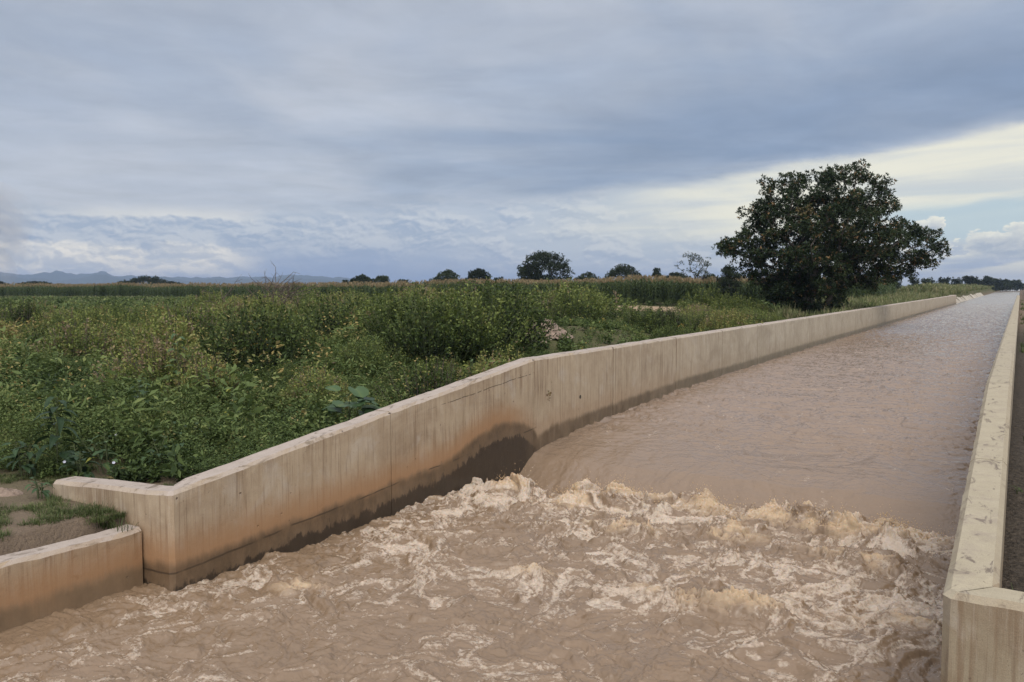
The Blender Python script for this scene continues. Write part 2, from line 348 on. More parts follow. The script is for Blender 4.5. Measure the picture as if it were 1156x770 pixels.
def loft_wall(name, st, parent, mat, zbot=-1.0, ch=.045, rough=.009, cap=True):
    """st: list of (inner_xy, outer_xy, ztop): a wall section swept through the stations"""
    prof = [(0, None)] + [(0, f) for f in (.3, .6, .85, .95)] + [(0, 1)] + [(ch, 2), (.5, 2), (1 - ch / TW * 1.0, 2)] + [(1, 1), (1, .5), (1, None)]
    V = []; o1, o2 = random.random() * 99, random.random() * 99
    for (ix, iy), (ox, oy), zt in st:
        w_ = ix * .9 + iy
        rz_ = rough * (float(perlin(np.array(w_ * 1.3), np.array(o1))) + .35 * random.gauss(0, .5)); rx_ = rough * .6 * float(perlin(np.array(w_ * 3.1), np.array(o2))) + rough * .35 * random.gauss(0, 1)
        for k, (f, zz) in enumerate(prof):
            if zz is None: z = zbot
            elif zz == 2: z = zt
            else: z = zbot + (zt - ch - zbot) * zz
            if f == ch: f = ch / TW
            nz = rz_ + (rough * .25 * random.gauss(0, 1) if zz == 1 else 0) if zz in (1, 2) else 0
            nx_ = (rx_ if k < 6 else 0) if zz in (1, 2) else 0
            V.append((ix + (ox - ix) * f + (nx_ if abs(ox - ix) > .1 else 0), iy + (oy - iy) * f, z + nz))
    n = len(prof); Q = []
    for i in range(len(st) - 1):
        for k in range(n - 1): Q.append((i * n + k, i * n + k + 1, (i + 1) * n + k + 1, (i + 1) * n + k))
    me = bpy.data.meshes.new(name); fs = [tuple(q) for q in Q]
    if cap: fs += [tuple(range(n))[::-1], tuple(range((len(st) - 1) * n, len(st) * n))]
    me.from_pydata(V, [], fs); me.materials.append(mat)
    bm = bmesh.new(); bm.from_mesh(me); bmesh.ops.recalc_face_normals(bm, faces=bm.faces); bm.to_mesh(me); bm.free()
    return link(name, me, parent)
def ztl(y): return np.interp(y, [YC, YB, YE], [1.17, 2.1, 2.1])
def ztr(y): return np.interp(y, [YCR, YB, YE], [1.36, 2.1, 2.1])

wl = empty('canal_wall'); wl['kind'] = 'thing'; tag(wl, 'long tan concrete wall on the left bank, streaked, with an L shaped near end', 'wall')
joints = [YC, 10.3, YB, 18.8] + list(np.arange(23.2, YE - 1, 4.4)) + [YE]
for i in range(len(joints) - 1):
    a, b_ = joints[i] + (.008 if i and joints[i] < 16 else .018 if i else 0), joints[i + 1] - (.008 if joints[i + 1] < 16 else .018)
    st = []
    if i == 0:
        for q in np.linspace(-10.84, -8.56, 14): st.append(((q, YC), (q, YC + TW), np.interp(q, [-10.84, -8.5], [1.03, 1.17])))
        for e_ in (.05,): st.append(((XL - .05, YC), (XL - TW, YC + TW), 1.17)); st.append(((XL, YC + .05), (XL - TW, YC + TW), 1.172))
        a = YC + TW + .1
    for q in np.linspace(a, b_, max(4, int((b_ - a) / (.12 if b_ < 24 else .5)))): st.append(((XL, q), (XL - TW, q), float(ztl(q))))
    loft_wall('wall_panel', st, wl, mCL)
bmj = bmesh.new()
def addbox(bm, x0, x1, y0, y1, z0, z1):
    vs = [bm.verts.new((x, y, z)) for x in (x0, x1) for y in (y0, y1) for z in (z0, z1)]
    for f in ((0, 1, 3, 2), (4, 6, 7, 5), (0, 4, 5, 1), (2, 3, 7, 6), (0, 2, 6, 4), (1, 5, 7, 3)): bm.faces.new([vs[i] for i in f])
def bm_obj(name, bm, mat, parent=None):
    bmesh.ops.recalc_face_normals(bm, faces=bm.faces); me = bpy.data.meshes.new(name); bm.to_mesh(me); bm.free(); me.materials.append(mat); return link(name, me, parent)
bmj.free()
for j in joints[1:-1]:
    bmj = bmesh.new(); addbox(bmj, XL - TW + .03, XL - .012, j - .03, j + .03, -.9, float(ztl(j)) - .02); bm_obj('joint_filler', bmj, mJ, wl)
# end return of the left wall, far away
st = [((q, YE + .35), (q, YE), 2.1) for q in (XL - .02, XL - 1.5, XL - 3.2)]
loft_wall('end_return', st, wl, mCL)
# form tie hole
bmh = bmesh.new(); bmesh.ops.create_cone(bmh, cap_ends=True, segments=18, radius1=.045, radius2=.045, depth=.02)
for v in bmh.verts: v.co = Vector((XL + v.co.z * .3, 17.0 + v.co.x, 1.08 + v.co.y))
bm_obj('tie_hole', bmh, mJ, wl)

wr = empty('canal_wall'); wr['kind'] = 'thing'; tag(wr, 'beige concrete wall at the right edge, seen along its broad worn top', 'wall')
jr = [YCR, 10.5, YB, 18.8] + list(np.arange(23.2, YE - 1, 4.4)) + [YE]
for i in range(len(jr) - 1):
    a, b_ = jr[i] + (.003 if i else 0), jr[i + 1] - .003; st = []
    if i == 0:
        for q in np.linspace(2.4, XR + .12, 22): st.append(((q, YCR), (q, YCR + TW), 1.36))
        st.append(((XR + .05, YCR), (XR + TW, YCR + TW), 1.36)); st.append(((XR, YCR + .05), (XR + TW, YCR + TW), 1.362)); a = YCR + TW + .1
    for q in np.linspace(a, b_, max(4, int((b_ - a) / (.12 if b_ < 24 else .5)))): st.append(((XR, q), (XR + TW, q), float(ztr(q))))
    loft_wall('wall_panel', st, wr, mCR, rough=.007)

lw = empty('low_wall'); lw['kind'] = 'thing'; tag(lw, 'low pale concrete wall at the left edge, below the tall wall corner', 'wall')
loft_wall('wall_panel', [((-8.95, q), (-9.27, q), .70 + .012 * math.sin(q * 3)) for q in np.linspace(-6, YC - .035, 90)], lw, mCW, rough=.012)
lw2 = empty('low_wall'); lw2['kind'] = 'thing'; tag(lw2, 'low concrete wall continuing downstream from the near end of the right wall', 'wall')
loft_wall('wall_panel', [((.10, q), (.42, q), .70) for q in np.linspace(-6, YCR - .02, 40)], lw2, mCW, rough=.008)

# ------------------------------------------------------------------ trapezoid lining upstream of the walls: pale slabs on the left bank
mSl, t, o = material('slab_concrete'); P = world_pos(t)
b = principled(t, t.mix(t.noise(P, 1.5, 5, .6), (.34, .29, .22), (.50, .45, .37)), .9, t.bump(t.noise(P, 12), .02)); t.l.new(b.outputs[0], o.inputs[0])
y = YE + 2.5; k = 0
sl = []
while k < 18:
    L_ = 2.2 + k * .35; bm = bmesh.new(); zt_ = 1.35 + .35 * random.random()
    v = [bm.verts.new(c_) for c_ in ((XL + .15, y, .2), (XL + .15, y + L_, .2), (XL - 1.1, y + L_ * .9, zt_), (XL - 1.1, y + .2, zt_))]
    v2 = [bm.verts.new((q.co.x - .08, q.co.y, q.co.z - .10)) for q in v]
    bm.faces.new(v); bm.faces.new(v2[::-1])
    for i in range(4): bm.faces.new((v[i], v2[i], v2[(i + 1) % 4], v[(i + 1) % 4]))
    s_ = bm_obj('lining_slab', bm, mSl)
    sl.append(s_); y += L_ + .9 + 1.5 * random.random(); k += 1
ORD = ['first', 'second', 'third', 'fourth', 'fifth', 'sixth', 'seventh', 'eighth', 'ninth', 'tenth', 'eleventh', 'twelfth', 'thirteenth', 'fourteenth', 'fifteenth', 'sixteenth', 'seventeenth', 'eighteenth']
for i, s_ in enumerate(sl): tag(s_, 'pale sloping slab at the far left waterline, %s past the end of the wall' % ORD[i], 'slab', 'sloping concrete slabs on the far left bank', 'thing')

# ------------------------------------------------------------------ water
YTOP = 15.2
xw = np.arange(-9.06, .09, .0175)
yw = [-6.0]
while yw[-1] < 3.4: yw.append(yw[-1] + .055)
while yw[-1] < 15.6: yw.append(yw[-1] + .0165)
while yw[-1] < 40: yw.append(yw[-1] + .017 * (yw[-1] / 15.6) ** 1.7)
while yw[-1] < 150: yw.append(yw[-1] + .085 * (yw[-1] / 40) ** 1.6)
while yw[-1] < 6000: yw.append(yw[-1] * 1.04)
yw = np.array(yw); X, Y = np.meshgrid(xw, yw)
foot = 13.35 + .42 * fbm(X * .55 + 3, X * 0 + 1.7, 4) + .35 * sstep(-6.5, -.5, X) - .35 * sstep(-7.4, -8.4, X)
s = foot - Y + .12 * fbm(X * 1.8, Y * 1.8, 2)
base = water_base(Y)
# --- upstream: glassy sheet with drawn-out wavelets
kx = .55
ru = .5 * fbm(X * 1.1, Y * .8, 3) + .55 * fbm(X * 3.0 + 5, Y * 3.6 + .6 * fbm(X, Y, 2), 4, .55)
rip = np.abs(fbm(X * 2.2 + Y * .35, Y * 2.9, 3, .55))
calm = sstep(15.0, 19.0, Y)
sw = np.abs(fbm(X * 1.05 + .9 * fbm(X * .6, Y * .6, 2) + 4, Y * 1.9 + 1.0 * fbm(X * .5 + 9, Y * .5, 2), 4, .52))
hu = base + (.010 + .020 * calm) * ru + .020 * calm * rip - (.020 + .085 * calm) * sw + .022 * (1 - calm) * fbm(X * 1.4, Y * .35 + 3, 3) + .012 * np.exp(-((Y - 15.0) / 1.6) ** 2) * fbm(X * 3.0 + .7 * Y + fbm(X, Y, 2), Y * .9, 4, .6) 
wallw = np.exp(-(X - XL) / .5) + np.exp((X - XR) / .4) * -1.0 * (X < XR)
hu = hu + .015 * np.exp(-np.clip(X - XL, 0, None) / .4) * fbm(X * 3, Y * 2, 2)
hu = hu + np.where(Y < 16.5, .05, 0) * np.exp(-((Y - 14.9) / .8) ** 2) * np.exp(-np.clip(X - XL, 0, None) / .5)
# --- downstream: hydraulic jump and churn
s0 = np.clip(s, 0, None)
wx = fbm(X * .9 + 11, Y * .9, 3) * .55; wy = fbm(X * .9, Y * .9 + 23, 3) * .55
Xw, Yw = X + wx, Y + wy
puff = billow(Xw * 1.5, Yw * 1.9, 6, .52)            # rounded lumps, sharp creases
puff2 = billow(Xw * 4.2 + 3, Yw * 4.8, 5, .68)
roll = fbm(Xw * .55 + 4, Yw * .95, 3, .5)
ridge = 1 - np.abs(fbm(Xw * .9 + 8, Yw * 1.5 + 2, 3, .5)) * 1.6
crest = np.exp(-((s - .38) / .42) ** 2) * np.clip(.70 + 1.15 * fbm(X * 1.1, X * 0 + 5.2, 3), .12, 1.6)
A = .13 + .36 * np.exp(-s0 / 3.0) ; A = A * sstep(-.12, .25, s)
mean = -.03 - .10 * np.exp(-s0 / 2.5) + .11 * crest
hd = mean + A * (.75 * (puff - .22) + .42 * roll * .6 + .10 * ridge) + A * .42 * (puff2 - .2) * sstep(0, 1, puff * 3)
hd = hd + crest * (.14 * billow(X * 4.2 + wx * 2, Y * 5.2 + wy * 2, 6, .66))
lumps = [(-2.5, 9.2, .55, .34, .30), (-3.3, 9.0, .45, .26, .16), (-5.0, 11.3, .6, .3, .22), (-4.6, 11.15, .3, .2, .15), (-5.1, 8.8, .32, .2, .20), (-1.6, 11.7, .6, .22, .17), (-6.3, 12.3, .5, .3, .14), (-1.1, 9.7, .55, .2, .12), (-3.6, 12.0, .6, .25, .15), (-7.3, 7.2, .4, .25, .05)]
lm = np.zeros_like(X)
for lx, ly, rx, ry, hh in lumps:
    g = np.exp(-(((X - lx) + .25 * wx) / rx) ** 2 - (((Y - ly) + .35 * wy) / ry) ** 2); lm = np.maximum(lm, g)
    hd = hd + .6 * hh * g * (.55 + 1.5 * puff2)
mixf = sstep(-.05, .10, s)
H = np.maximum(hu, hd * mixf + (1 - mixf) * -9)
k_ = .04; H = np.where(mixf > 0, np.maximum(hu, hd), hu); H = np.where(s > .35, hd, H)
down = (H > hu + 1e-5) | (s > .35)
# smooth calm strip against the low wall at left
# foam: lace of thin lines plus rafts of froth behind the crest
lace = 1 - np.abs(fbm(Xw * 1.5 + 2, Yw * 1.2 + 7, 4, .55)) * 2.6
lace2 = 1 - np.abs(fbm(Xw * 3.9, Yw * 2.7 + 3, 3, .6)) * 2.2
raft = fbm(X * .42 + 9 + wx * .6, Y * .62 + 4 + wy * .6, 3, .5)
lace3 = 1 - np.abs(fbm(Xw * 8.5 + 31, Yw * 6.0 + 3, 3, .6)) * 2.0
foam = .40 * lace + .44 * lace2 + .34 * lace3 + .62 * raft + .36 * np.exp(-s0 / 3.5) - .20
foam = np.clip(foam * 1.05, 0, 1) * np.where(down, 1, 0) * (.52 + .48 * np.exp(-s0 / 5))
foam *= 1 - .75 * np.exp(-((X + 9.0) / .45) ** 2)
ochre = np.where(down, 1, 0) * np.clip(crest * 1.15 * sstep(.12, .34, puff + .5 * puff2) + lm * sstep(.1, .3, puff2) * .95 + .55 * sstep(.32, .5, puff) * np.exp(-s0 / 4), 0, 1)
ochre = ochre * sstep(-.45, .25, fbm(X * 1.6 + 70, Y * 1.8, 3)); foam = np.clip(foam * (1 - .45 * ochre) + .25 * np.where(down, 1, 0) * np.exp(-s0 / .9) * sstep(0, .3, fbm(X * 1.3 + 20, Y * 2.1 + 4, 4)), 0, 1)
fl = sstep(.62, .80, fbm(X * 2.6 + 60, Y * 1.2 + 3, 4, .6)) * .5 * np.where(down, 0, 1) * sstep(300, 20, Y)      # flecks on the upper reach
foam = np.maximum(foam, fl * .5)
H = H + np.where(down, 1, 0) * (.012 * foam * fbm(X * 16, Y * 16, 2) + .013 * np.abs(fbm(Xw * 5.5, Yw * 8, 3, .6)) + .035 * ochre * (billow(X * 11, Y * 11, 2, .6) - .2))
wall_fade = sstep(0, .05, X + 9.06)
# pull crests downstream so that fronts overhang a little
Yd = Y - .35 * crest * np.clip(H - .05, 0, .5) * np.where(down, 1, 0)
Xd = X + .02 * np.where(down, 1, 0) * fbm(X * 6, Y * 6, 2)
mW, t, o = material('muddy_water'); P = world_pos(t); x, y, z = t.xyz(P)
fa = t.new('ShaderNodeAttribute', attribute_name='foam').outputs['Fac']; oa = t.new('ShaderNodeAttribute', attribute_name='ochre').outputs['Fac']
nb = t.noise(P, 2.2, 4, .6)
wcol = t.mix(nb, (.170, .114, .068), (.235, .160, .100))
wcol = t.mix(t.mapr(y, 12, 20), wcol, (.225, .163, .117))
nf = t.noise(P, 34, 4, .75)
nf2 = t.noise(t.vm('MULTIPLY', P, (1.0, 1.4, 1.0)), 17, 5, .72, .5)
fm = t.mapr(t.m('ADD', t.m('MULTIPLY', fa, .9), t.m('ADD', t.m('MULTIPLY', t.m('SUBTRACT', nf2, .5), 1.5), t.m('MULTIPLY', t.m('SUBTRACT', nf, .5), .7))), .22, .74)
fm = t.m('MULTIPLY', fm, t.mapr(fa, .05, .25)) 
c = t.mix(t.mapr(oa, .1, .9, 0, .85), wcol, t.mix(nf, (.40, .275, .155), (.62, .48, .325)))
c = t.mix(t.m('MULTIPLY', fm, .88), c, t.mix(nf, (.46, .365, .275), (.62, .52, .415)))
rg = t.m('MAXIMUM', t.mapr(t.m('MAXIMUM', fm, oa), .05, .6, .07, .6), t.mapr(y, 20, 120, .05, .16))
smll = t.noise(t.vm('MULTIPLY', P, (1.0, 1.6, 1.0)), 9.0, 4, .6, .6)
bub = t.noise(P, 55, 3, .7)
nrm = t.bump(smll, .04, .5)
nrm = t.bump(t.m('MULTIPLY', bub, t.m('MAXIMUM', fa, oa)), .02, .7, nrm)
b = principled(t, c, rg, nrm, ior=1.40)
t.put(b.inputs['Subsurface Weight'], t.m('MULTIPLY', t.m('MAXIMUM', fm, oa), .6)); b.inputs['Subsurface Radius'].default_value = (1, .6, .35); b.inputs['Subsurface Scale'].default_value = .035
t.l.new(b.outputs[0], o.inputs[0])
nx, ny = len(xw), len(yw)
ii = (np.arange(ny - 1)[:, None] * nx + np.arange(nx - 1)[None, :]).ravel()
Qw = np.stack([ii, ii + 1, ii + 1 + nx, ii + nx], 1)
# no water inside the banks
xc = X.reshape(-1)[ii]; yc = Y.reshape(-1)[ii]
Qw = Qw[~((yc > YC + .2) & (xc < XL - .2)) & ~((yc > YCR + .1) & (xc > XR + .2))]
me = mesh_np('water', np.stack([Xd, Yd, H], 2).reshape(-1, 3), Qw, mW, {'foam': foam.ravel(), 'ochre': ochre.ravel()}, smooth=True)
tag(link('water', me), kind='structure')
print('water verts', nx * ny)
# thrown drops and spume over the crest
mSp, t, o = material('muddy_spray'); b = principled(t, (.50, .35, .20), .25, ior=1.333); t.l.new(b.outputs[0], o.inputs[0])
bmi = bmesh.new(); bmesh.ops.create_icosphere(bmi, subdivisions=1, radius=1); iv = np.array([v.co[:] for v in bmi.verts]); it = np.array([[v.index for v in f.verts] for f in bmi.faces]); bmi.free()
def surf(xq, yq):
    i = np.clip(np.searchsorted(yw, yq), 0, ny - 1); j = np.clip(np.searchsorted(xw, xq), 0, nx - 1); return H[i, j], foot[i, j]
Vs, Fs = [], []; n0 = 0
for c_ in range(90):
    cx = random.uniform(-8.2, -.7); j = np.searchsorted(xw, cx); fy = foot[np.searchsorted(yw, 13.4), j]
    cy = fy - random.uniform(.15, .75); big_ = random.random() ** 2
    for q in range(int(8 + 26 * big_)):
        qx = cx + random.gauss(0, .10 + .1 * big_); qy = cy + random.gauss(0, .08); hz, _ = surf(qx, qy)
        up_ = abs(random.gauss(0, .045 + .13 * big_)); r = random.uniform(.003, .011) * (1 - min(.6, up_ * 2))
        st_ = np.array([1, 1, random.uniform(1, 2.2)]) * r
        Vs.append(iv * st_ + np.array([qx, qy, hz + up_])); Fs.append(it + n0); n0 += len(iv)
tag(link('spray', mesh_np('spray', np.concatenate(Vs), np.concatenate(Fs), mSp, smooth=True)), 'brown drops thrown up along the crest of the drop', 'spray', kind='stuff')
#VEG
# ================================================================== vegetation
FW = np.array([-math.sin(TH), math.cos(TH)]); RT = np.array([math.cos(TH), math.sin(TH)])
def at(px, d):
    """ground point seen in image column px, d metres ahead of the camera"""
    r = (px - 578) / F_PX * d; q = FW * d + RT * r; return float(q[0]), float(q[1])
def gz(x, y): return float(ground_z(np.array(x), np.array(y)))
def foliage(name, cols, trans=.24, rough=.6, vary=.30):
    m, t, o = material(name); a = t.new('ShaderNodeAttribute', attribute_name='tint').outputs['Fac']
    oi = t.new('ShaderNodeObjectInfo').outputs['Random']
    v = t.m('ADD', a, t.m('MULTIPLY', t.m('SUBTRACT', oi, .5), vary), clamp=True)
    r = t.new('ShaderNodeValToRGB'); t.put(r.inputs[0], v); e = r.color_ramp.elements
    for i, (p_, c_) in enumerate(cols):
        q = e[i] if i < 2 else e.new(p_)
        q.position = p_; q.color = (*c_, 1)
    b = principled(t, r.outputs[0], rough, spec=.18); tr = t.new('ShaderNodeBsdfTranslucent'); t.l.new(r.outputs[0], tr.inputs[0])
    mx = t.new('ShaderNodeMixShader'); mx.inputs[0].default_value = trans
    t.l.new(b.outputs[0], mx.inputs[1]); t.l.new(tr.outputs[0], mx.inputs[2]); t.l.new(mx.outputs[0], o.inputs[0]); return m
def bark(name, a_, b_):
    m, t, o = material(name); P = t.new('ShaderNodeTexCoord').outputs['Object']; n = t.noise(t.vm('MULTIPLY', P, (1, 1, .25)), 14, 5, .65)
    b = principled(t, t.mix(n, a_, b_), .95, t.bump(n, .03)); t.l.new(b.outputs[0], o.inputs[0]); return m
def nrm_(v): return v / (np.linalg.norm(v, axis=-1, keepdims=True) + 1e-9)
def leaf_quads(P, Dr, L, W, fold=.25, r=None):
    """one folded diamond per leaf"""
    r = r or rng; n = len(P); Dr = nrm_(Dr); L = np.broadcast_to(L, n)[:, None]; W = np.broadcast_to(W, n)[:, None]
    sd_ = nrm_(np.cross(Dr, r.normal(size=(n, 3)) * np.array([.6, .6, .6]) + np.array([0, 0, 1.0]))); nn = np.cross(sd_, Dr)
    mid = P + Dr * L * .45
    V = np.stack([P, mid + sd_ * W * .5 + nn * W * fold, P + Dr * L, mid - sd_ * W * .5 + nn * W * fold], 1).reshape(-1, 3)
    return V, np.arange(4 * n).reshape(-1, 4)
def tube(pts, rad, k=5):
    pts = np.asarray(pts, float); n = len(pts); T = nrm_(np.gradient(pts, axis=0)); ref = np.array([.3, .9, .2]) if abs(T[0][2]) > .8 else np.array([0, 0, 1.0])
    A_ = nrm_(np.cross(T, ref)); B_ = np.cross(T, A_); a = np.linspace(0, 2 * np.pi, k, endpoint=False)
    V = pts[:, None] + (A_[:, None] * np.cos(a)[None, :, None] + B_[:, None] * np.sin(a)[None, :, None]) * np.asarray(rad)[:, None, None]
    V = V.reshape(-1, 3); Q = []
    for i in range(n - 1):
        for j in range(k): Q.append((i * k + j, i * k + (j + 1) % k, (i + 1) * k + (j + 1) % k, (i + 1) * k + j))
    return V, np.array(Q)
def join(parts):
    V, Q, T = [], [], []; n = 0
    for p_ in parts:
        V.append(p_[0]); Q.append(p_[1] + n); n += len(p_[0]); T.append(p_[2] if len(p_) > 2 else np.zeros(len(p_[0])))
    return np.concatenate(V), np.concatenate(Q), np.concatenate(T)

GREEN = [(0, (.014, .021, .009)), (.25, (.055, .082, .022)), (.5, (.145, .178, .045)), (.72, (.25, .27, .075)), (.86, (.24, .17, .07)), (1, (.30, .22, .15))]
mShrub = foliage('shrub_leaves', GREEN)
mWeed = foliage('weed_leaves', [(0, (.018, .030, .012)), (.3, (.062, .092, .027)), (.6, (.125, .165, .050)), (.8, (.21, .23, .075)), (.93, (.30, .24, .10)), (1, (.42, .27, .05))], .25)
mDarkleaf = foliage('dark_tree_leaves', [(0, (.012, .019, .009)), (.5, (.030, .046, .018)), (.8, (.055, .075, .03)), (.9, (.17, .105, .045)), (1, (.24, .15, .07))], .12, .5)
mFarleaf = foliage('far_tree_leaves', [(0, (.020, .028, .016)), (.5, (.040, .055, .026)), (1, (.085, .10, .045))], .15)
mGrass = foliage('tall_grass_blades', [(0, (.05, .07, .022)), (.5, (.115, .14, .05)), (.8, (.20, .21, .09)), (1, (.32, .27, .15))], .3)
mMaize = foliage('maize_leaves', [(0, (.018, .030, .012)), (.5, (.05, .075, .022)), (.75, (.11, .13, .045)), (.88, (.22, .17, .09)), (1, (.36, .26, .15))], .2)
mBark = bark('pale_bark', (.10, .08, .06), (.26, .22, .17)); mBarkD = bark('dark_bark', (.035, .028, .02), (.10, .08, .06)); mTwig = bark('dry_twigs', (.06, .045, .035), (.17, .13, .10))
mStem = bark('green_stem', (.05, .07, .025), (.11, .12, .05))

def shrub_mesh(seed, h=1.0, r=.75, shoots=110, lps=34, ls=.055, dry=.06, base=.35):
    """a bush of many leafy shoots, unit height about 1 m per h"""
    q = np.random.default_rng(seed); ga = q.uniform(0, 2 * np.pi, shoots); rr = np.sqrt(q.uniform(0, 1, shoots)); hh = h * (1 - .55 * rr ** 2) * q.uniform(.72, 1.12, shoots)
    lob = 1 + .3 * np.sin(ga * 2 + seed) + .18 * np.sin(ga * 5 + 2 * seed)
    tip = np.stack([np.cos(ga) * rr * r * lob, np.sin(ga) * rr * r * lob, hh], 1); root = tip * np.array([.18, .18, 0]) 
    u = q.uniform(.22, 1, (shoots, lps)) ** .75
    P = root[:, None] * (1 - u[..., None]) + tip[:, None] * u[..., None]; bulge = np.sin(u * np.pi) * .22
    P[..., :2] *= 1 + bulge[..., None]; P[..., 2] += -.08 * h * np.sin(u * np.pi)
    P += q.normal(size=P.shape) * .030 * (1.2 - u[..., None]) 
    ax = nrm_(tip - root)[:, None]; Dr = ax * .75 + q.normal(size=P.shape) * .75; Dr[..., 2] += .15
    Lf = ls * q.uniform(.6, 1.35, (shoots, lps))
    V, Q = leaf_quads((P + nrm_(Dr) * .01).reshape(-1, 3), Dr.reshape(-1, 3), Lf.ravel(), (Lf * .5).ravel(), r=q)
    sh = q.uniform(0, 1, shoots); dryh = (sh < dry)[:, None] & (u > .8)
    T = base + .11 * q.normal(size=u.shape) + .65 * (u - .66) + .16 * (sh[:, None] - .5); T = np.where(dryh, q.uniform(.84, 1, u.shape), np.clip(T, .02, .8))  # bright tops and shaded inside of the bush put into the leaf tint
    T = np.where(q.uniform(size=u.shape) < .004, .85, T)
    parts = [(V, Q, np.repeat(T.ravel(), 4))]; st = []
    for i in range(0, shoots, 2):
        m_ = root[i] * .5 + tip[i] * .5; m_[:2] *= 1.22; m_[2] -= .08 * h
        v_, q_ = tube([root[i] - [0, 0, .1], m_, tip[i]], [.012, .008, .003], 3); st.append((v_, q_))
    a = join(parts); b = join(st)
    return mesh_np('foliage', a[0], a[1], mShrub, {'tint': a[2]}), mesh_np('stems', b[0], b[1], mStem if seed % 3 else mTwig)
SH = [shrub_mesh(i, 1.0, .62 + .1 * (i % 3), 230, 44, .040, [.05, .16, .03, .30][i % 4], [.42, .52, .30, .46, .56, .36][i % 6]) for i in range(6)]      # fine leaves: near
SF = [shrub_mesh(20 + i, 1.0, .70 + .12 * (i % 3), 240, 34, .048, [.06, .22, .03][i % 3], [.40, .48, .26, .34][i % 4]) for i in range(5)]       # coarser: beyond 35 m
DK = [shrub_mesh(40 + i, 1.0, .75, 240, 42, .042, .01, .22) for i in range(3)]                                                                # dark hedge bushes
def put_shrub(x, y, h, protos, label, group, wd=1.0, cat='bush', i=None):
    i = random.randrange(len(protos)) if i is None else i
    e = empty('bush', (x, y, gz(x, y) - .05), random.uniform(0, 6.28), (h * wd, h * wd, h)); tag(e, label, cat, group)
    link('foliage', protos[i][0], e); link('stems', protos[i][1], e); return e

def azd(x, y):
    p_ = np.array([x, y]); f_ = p_ @ FW; r_ = p_ @ RT; return 578 + F_PX * r_ / f_, f_
pts = []
def far_enough(x, y, dmin): return all((x - a_) ** 2 + (y - b_) ** 2 > dmin * dmin for a_, b_ in pts)
nsh = 0; tries = 0
gA = 'bushes of the thicket behind the canal wall'; lA = 'olive green leafy bush, one of many growing into each other in the thicket behind the wall'
gB = 'dark bushes lining the back of the wall'; lB = 'low dark green bush in the row close behind the wall, left of the big tree'
gC = 'distant bushes before the maize'; lC = 'small distant green bush in the field just in front of the maize'
# the dark row before the big tree
for kk_, px in enumerate(range(712, 900, 13)):
    d = random.uniform(35, 41) + (px - 712) * .012; x, y = at(px + random.uniform(-4, 4), d)
    if x > XL - 1.2: x = XL - 1.3 - random.random()
    put_shrub(x, y, random.uniform(1.0, 1.3), DK, 'low dark bush close behind the wall, %s from the left in its row' % ORD[kk_], gB, 1.15); pts.append((x, y)); nsh += 1
# big dark bush just behind the bend
big_ = [(520, 23, 2.0, 'tall dark bush with brownish tips just behind the wall, left of the bend', DK), (560, 25, 2.0, 'dark bush directly behind the bend of the wall, beside the pale earth heap', DK), (488, 22, 1.85, 'dark green bush behind the wall, left of the tallest dark one', DK), (462, 25, 1.85, 'dark bush at the left end of the dark clump behind the bend', DK), (538, 27.5, 1.85, 'rearmost dark bush of the clump behind the bend', DK),
        (215, 27, 1.9, 'dark leafy bush in a shaded hollow in the middle of the left field', DK), (25, 40, 1.7, 'dark green bush at the left edge of the field, halfway to the maize', DK), (100, 42, 1.5, 'dark bush in the left field near the dead twigs', DK),
        (130, 44, 1.7, 'bush with upright twigs beside pale dry grass in the left field', SF), (440, 30, 2.2, 'broad yellowish green bush standing behind the dark bushes at the wall', SF), (385, 31, 2.25, 'tall olive bush with pinkish dry flower heads in the middle of the thicket', SF),
        (640, 62, 2.7, 'large grey green bush on the skyline below the round tree', SF), (668, 56, 2.1, 'rounded grey green bush between the skyline bushes and the sandy patch', SF), (800, 60, 2.3, 'dense green bush at the right end of the sandy patch', DK), (828, 57, 1.8, 'dark bush left of the big tree, under its outer branches', DK)]
for px, d, h, lab, pr in big_:
    x, y = at(px, d); x = min(x, XL - 1.3); put_shrub(x, y, h, pr, lab, None, 1.2); pts.append((x, y)); nsh += 1
for tries in range(4000):
    px = random.uniform(-40, 575); d = random.uniform(21, 50); x, y = at(px, d)
    if x > XL - 2.2 or not far_enough(x, y, 2.7 + .02 * d) or (px < 170 and d < 25): continue
    pr = random.choice([SH, SH, SF, DK]); ii_ = random.randrange(len(pr)); h = random.uniform(1.65, 2.35) * (.8 if px < 240 else 1.0)
    look = 'bulky dark green' if pr is DK else ('bulky dry tipped' if (pr is SH and ii_ in (1, 3)) or (pr is SF and ii_ in (1, 4)) else 'bulky olive')
    zone = 'above the wall corner' if px < 230 else 'in the left middle' if px < 420 else 'left of the bend'
    dep = 'front' if d < 28 else 'middle' if d < 40 else 'back'
    put_shrub(x, y, h, pr, '%s bush rising in the %s of the thicket, %s' % (look, dep, zone), look + ' bushes, ' + dep + ' of the thicket ' + zone, random.uniform(.95, 1.25), i=ii_); pts.append((x, y)); nsh += 1
print('hero', nsh); tries = 0
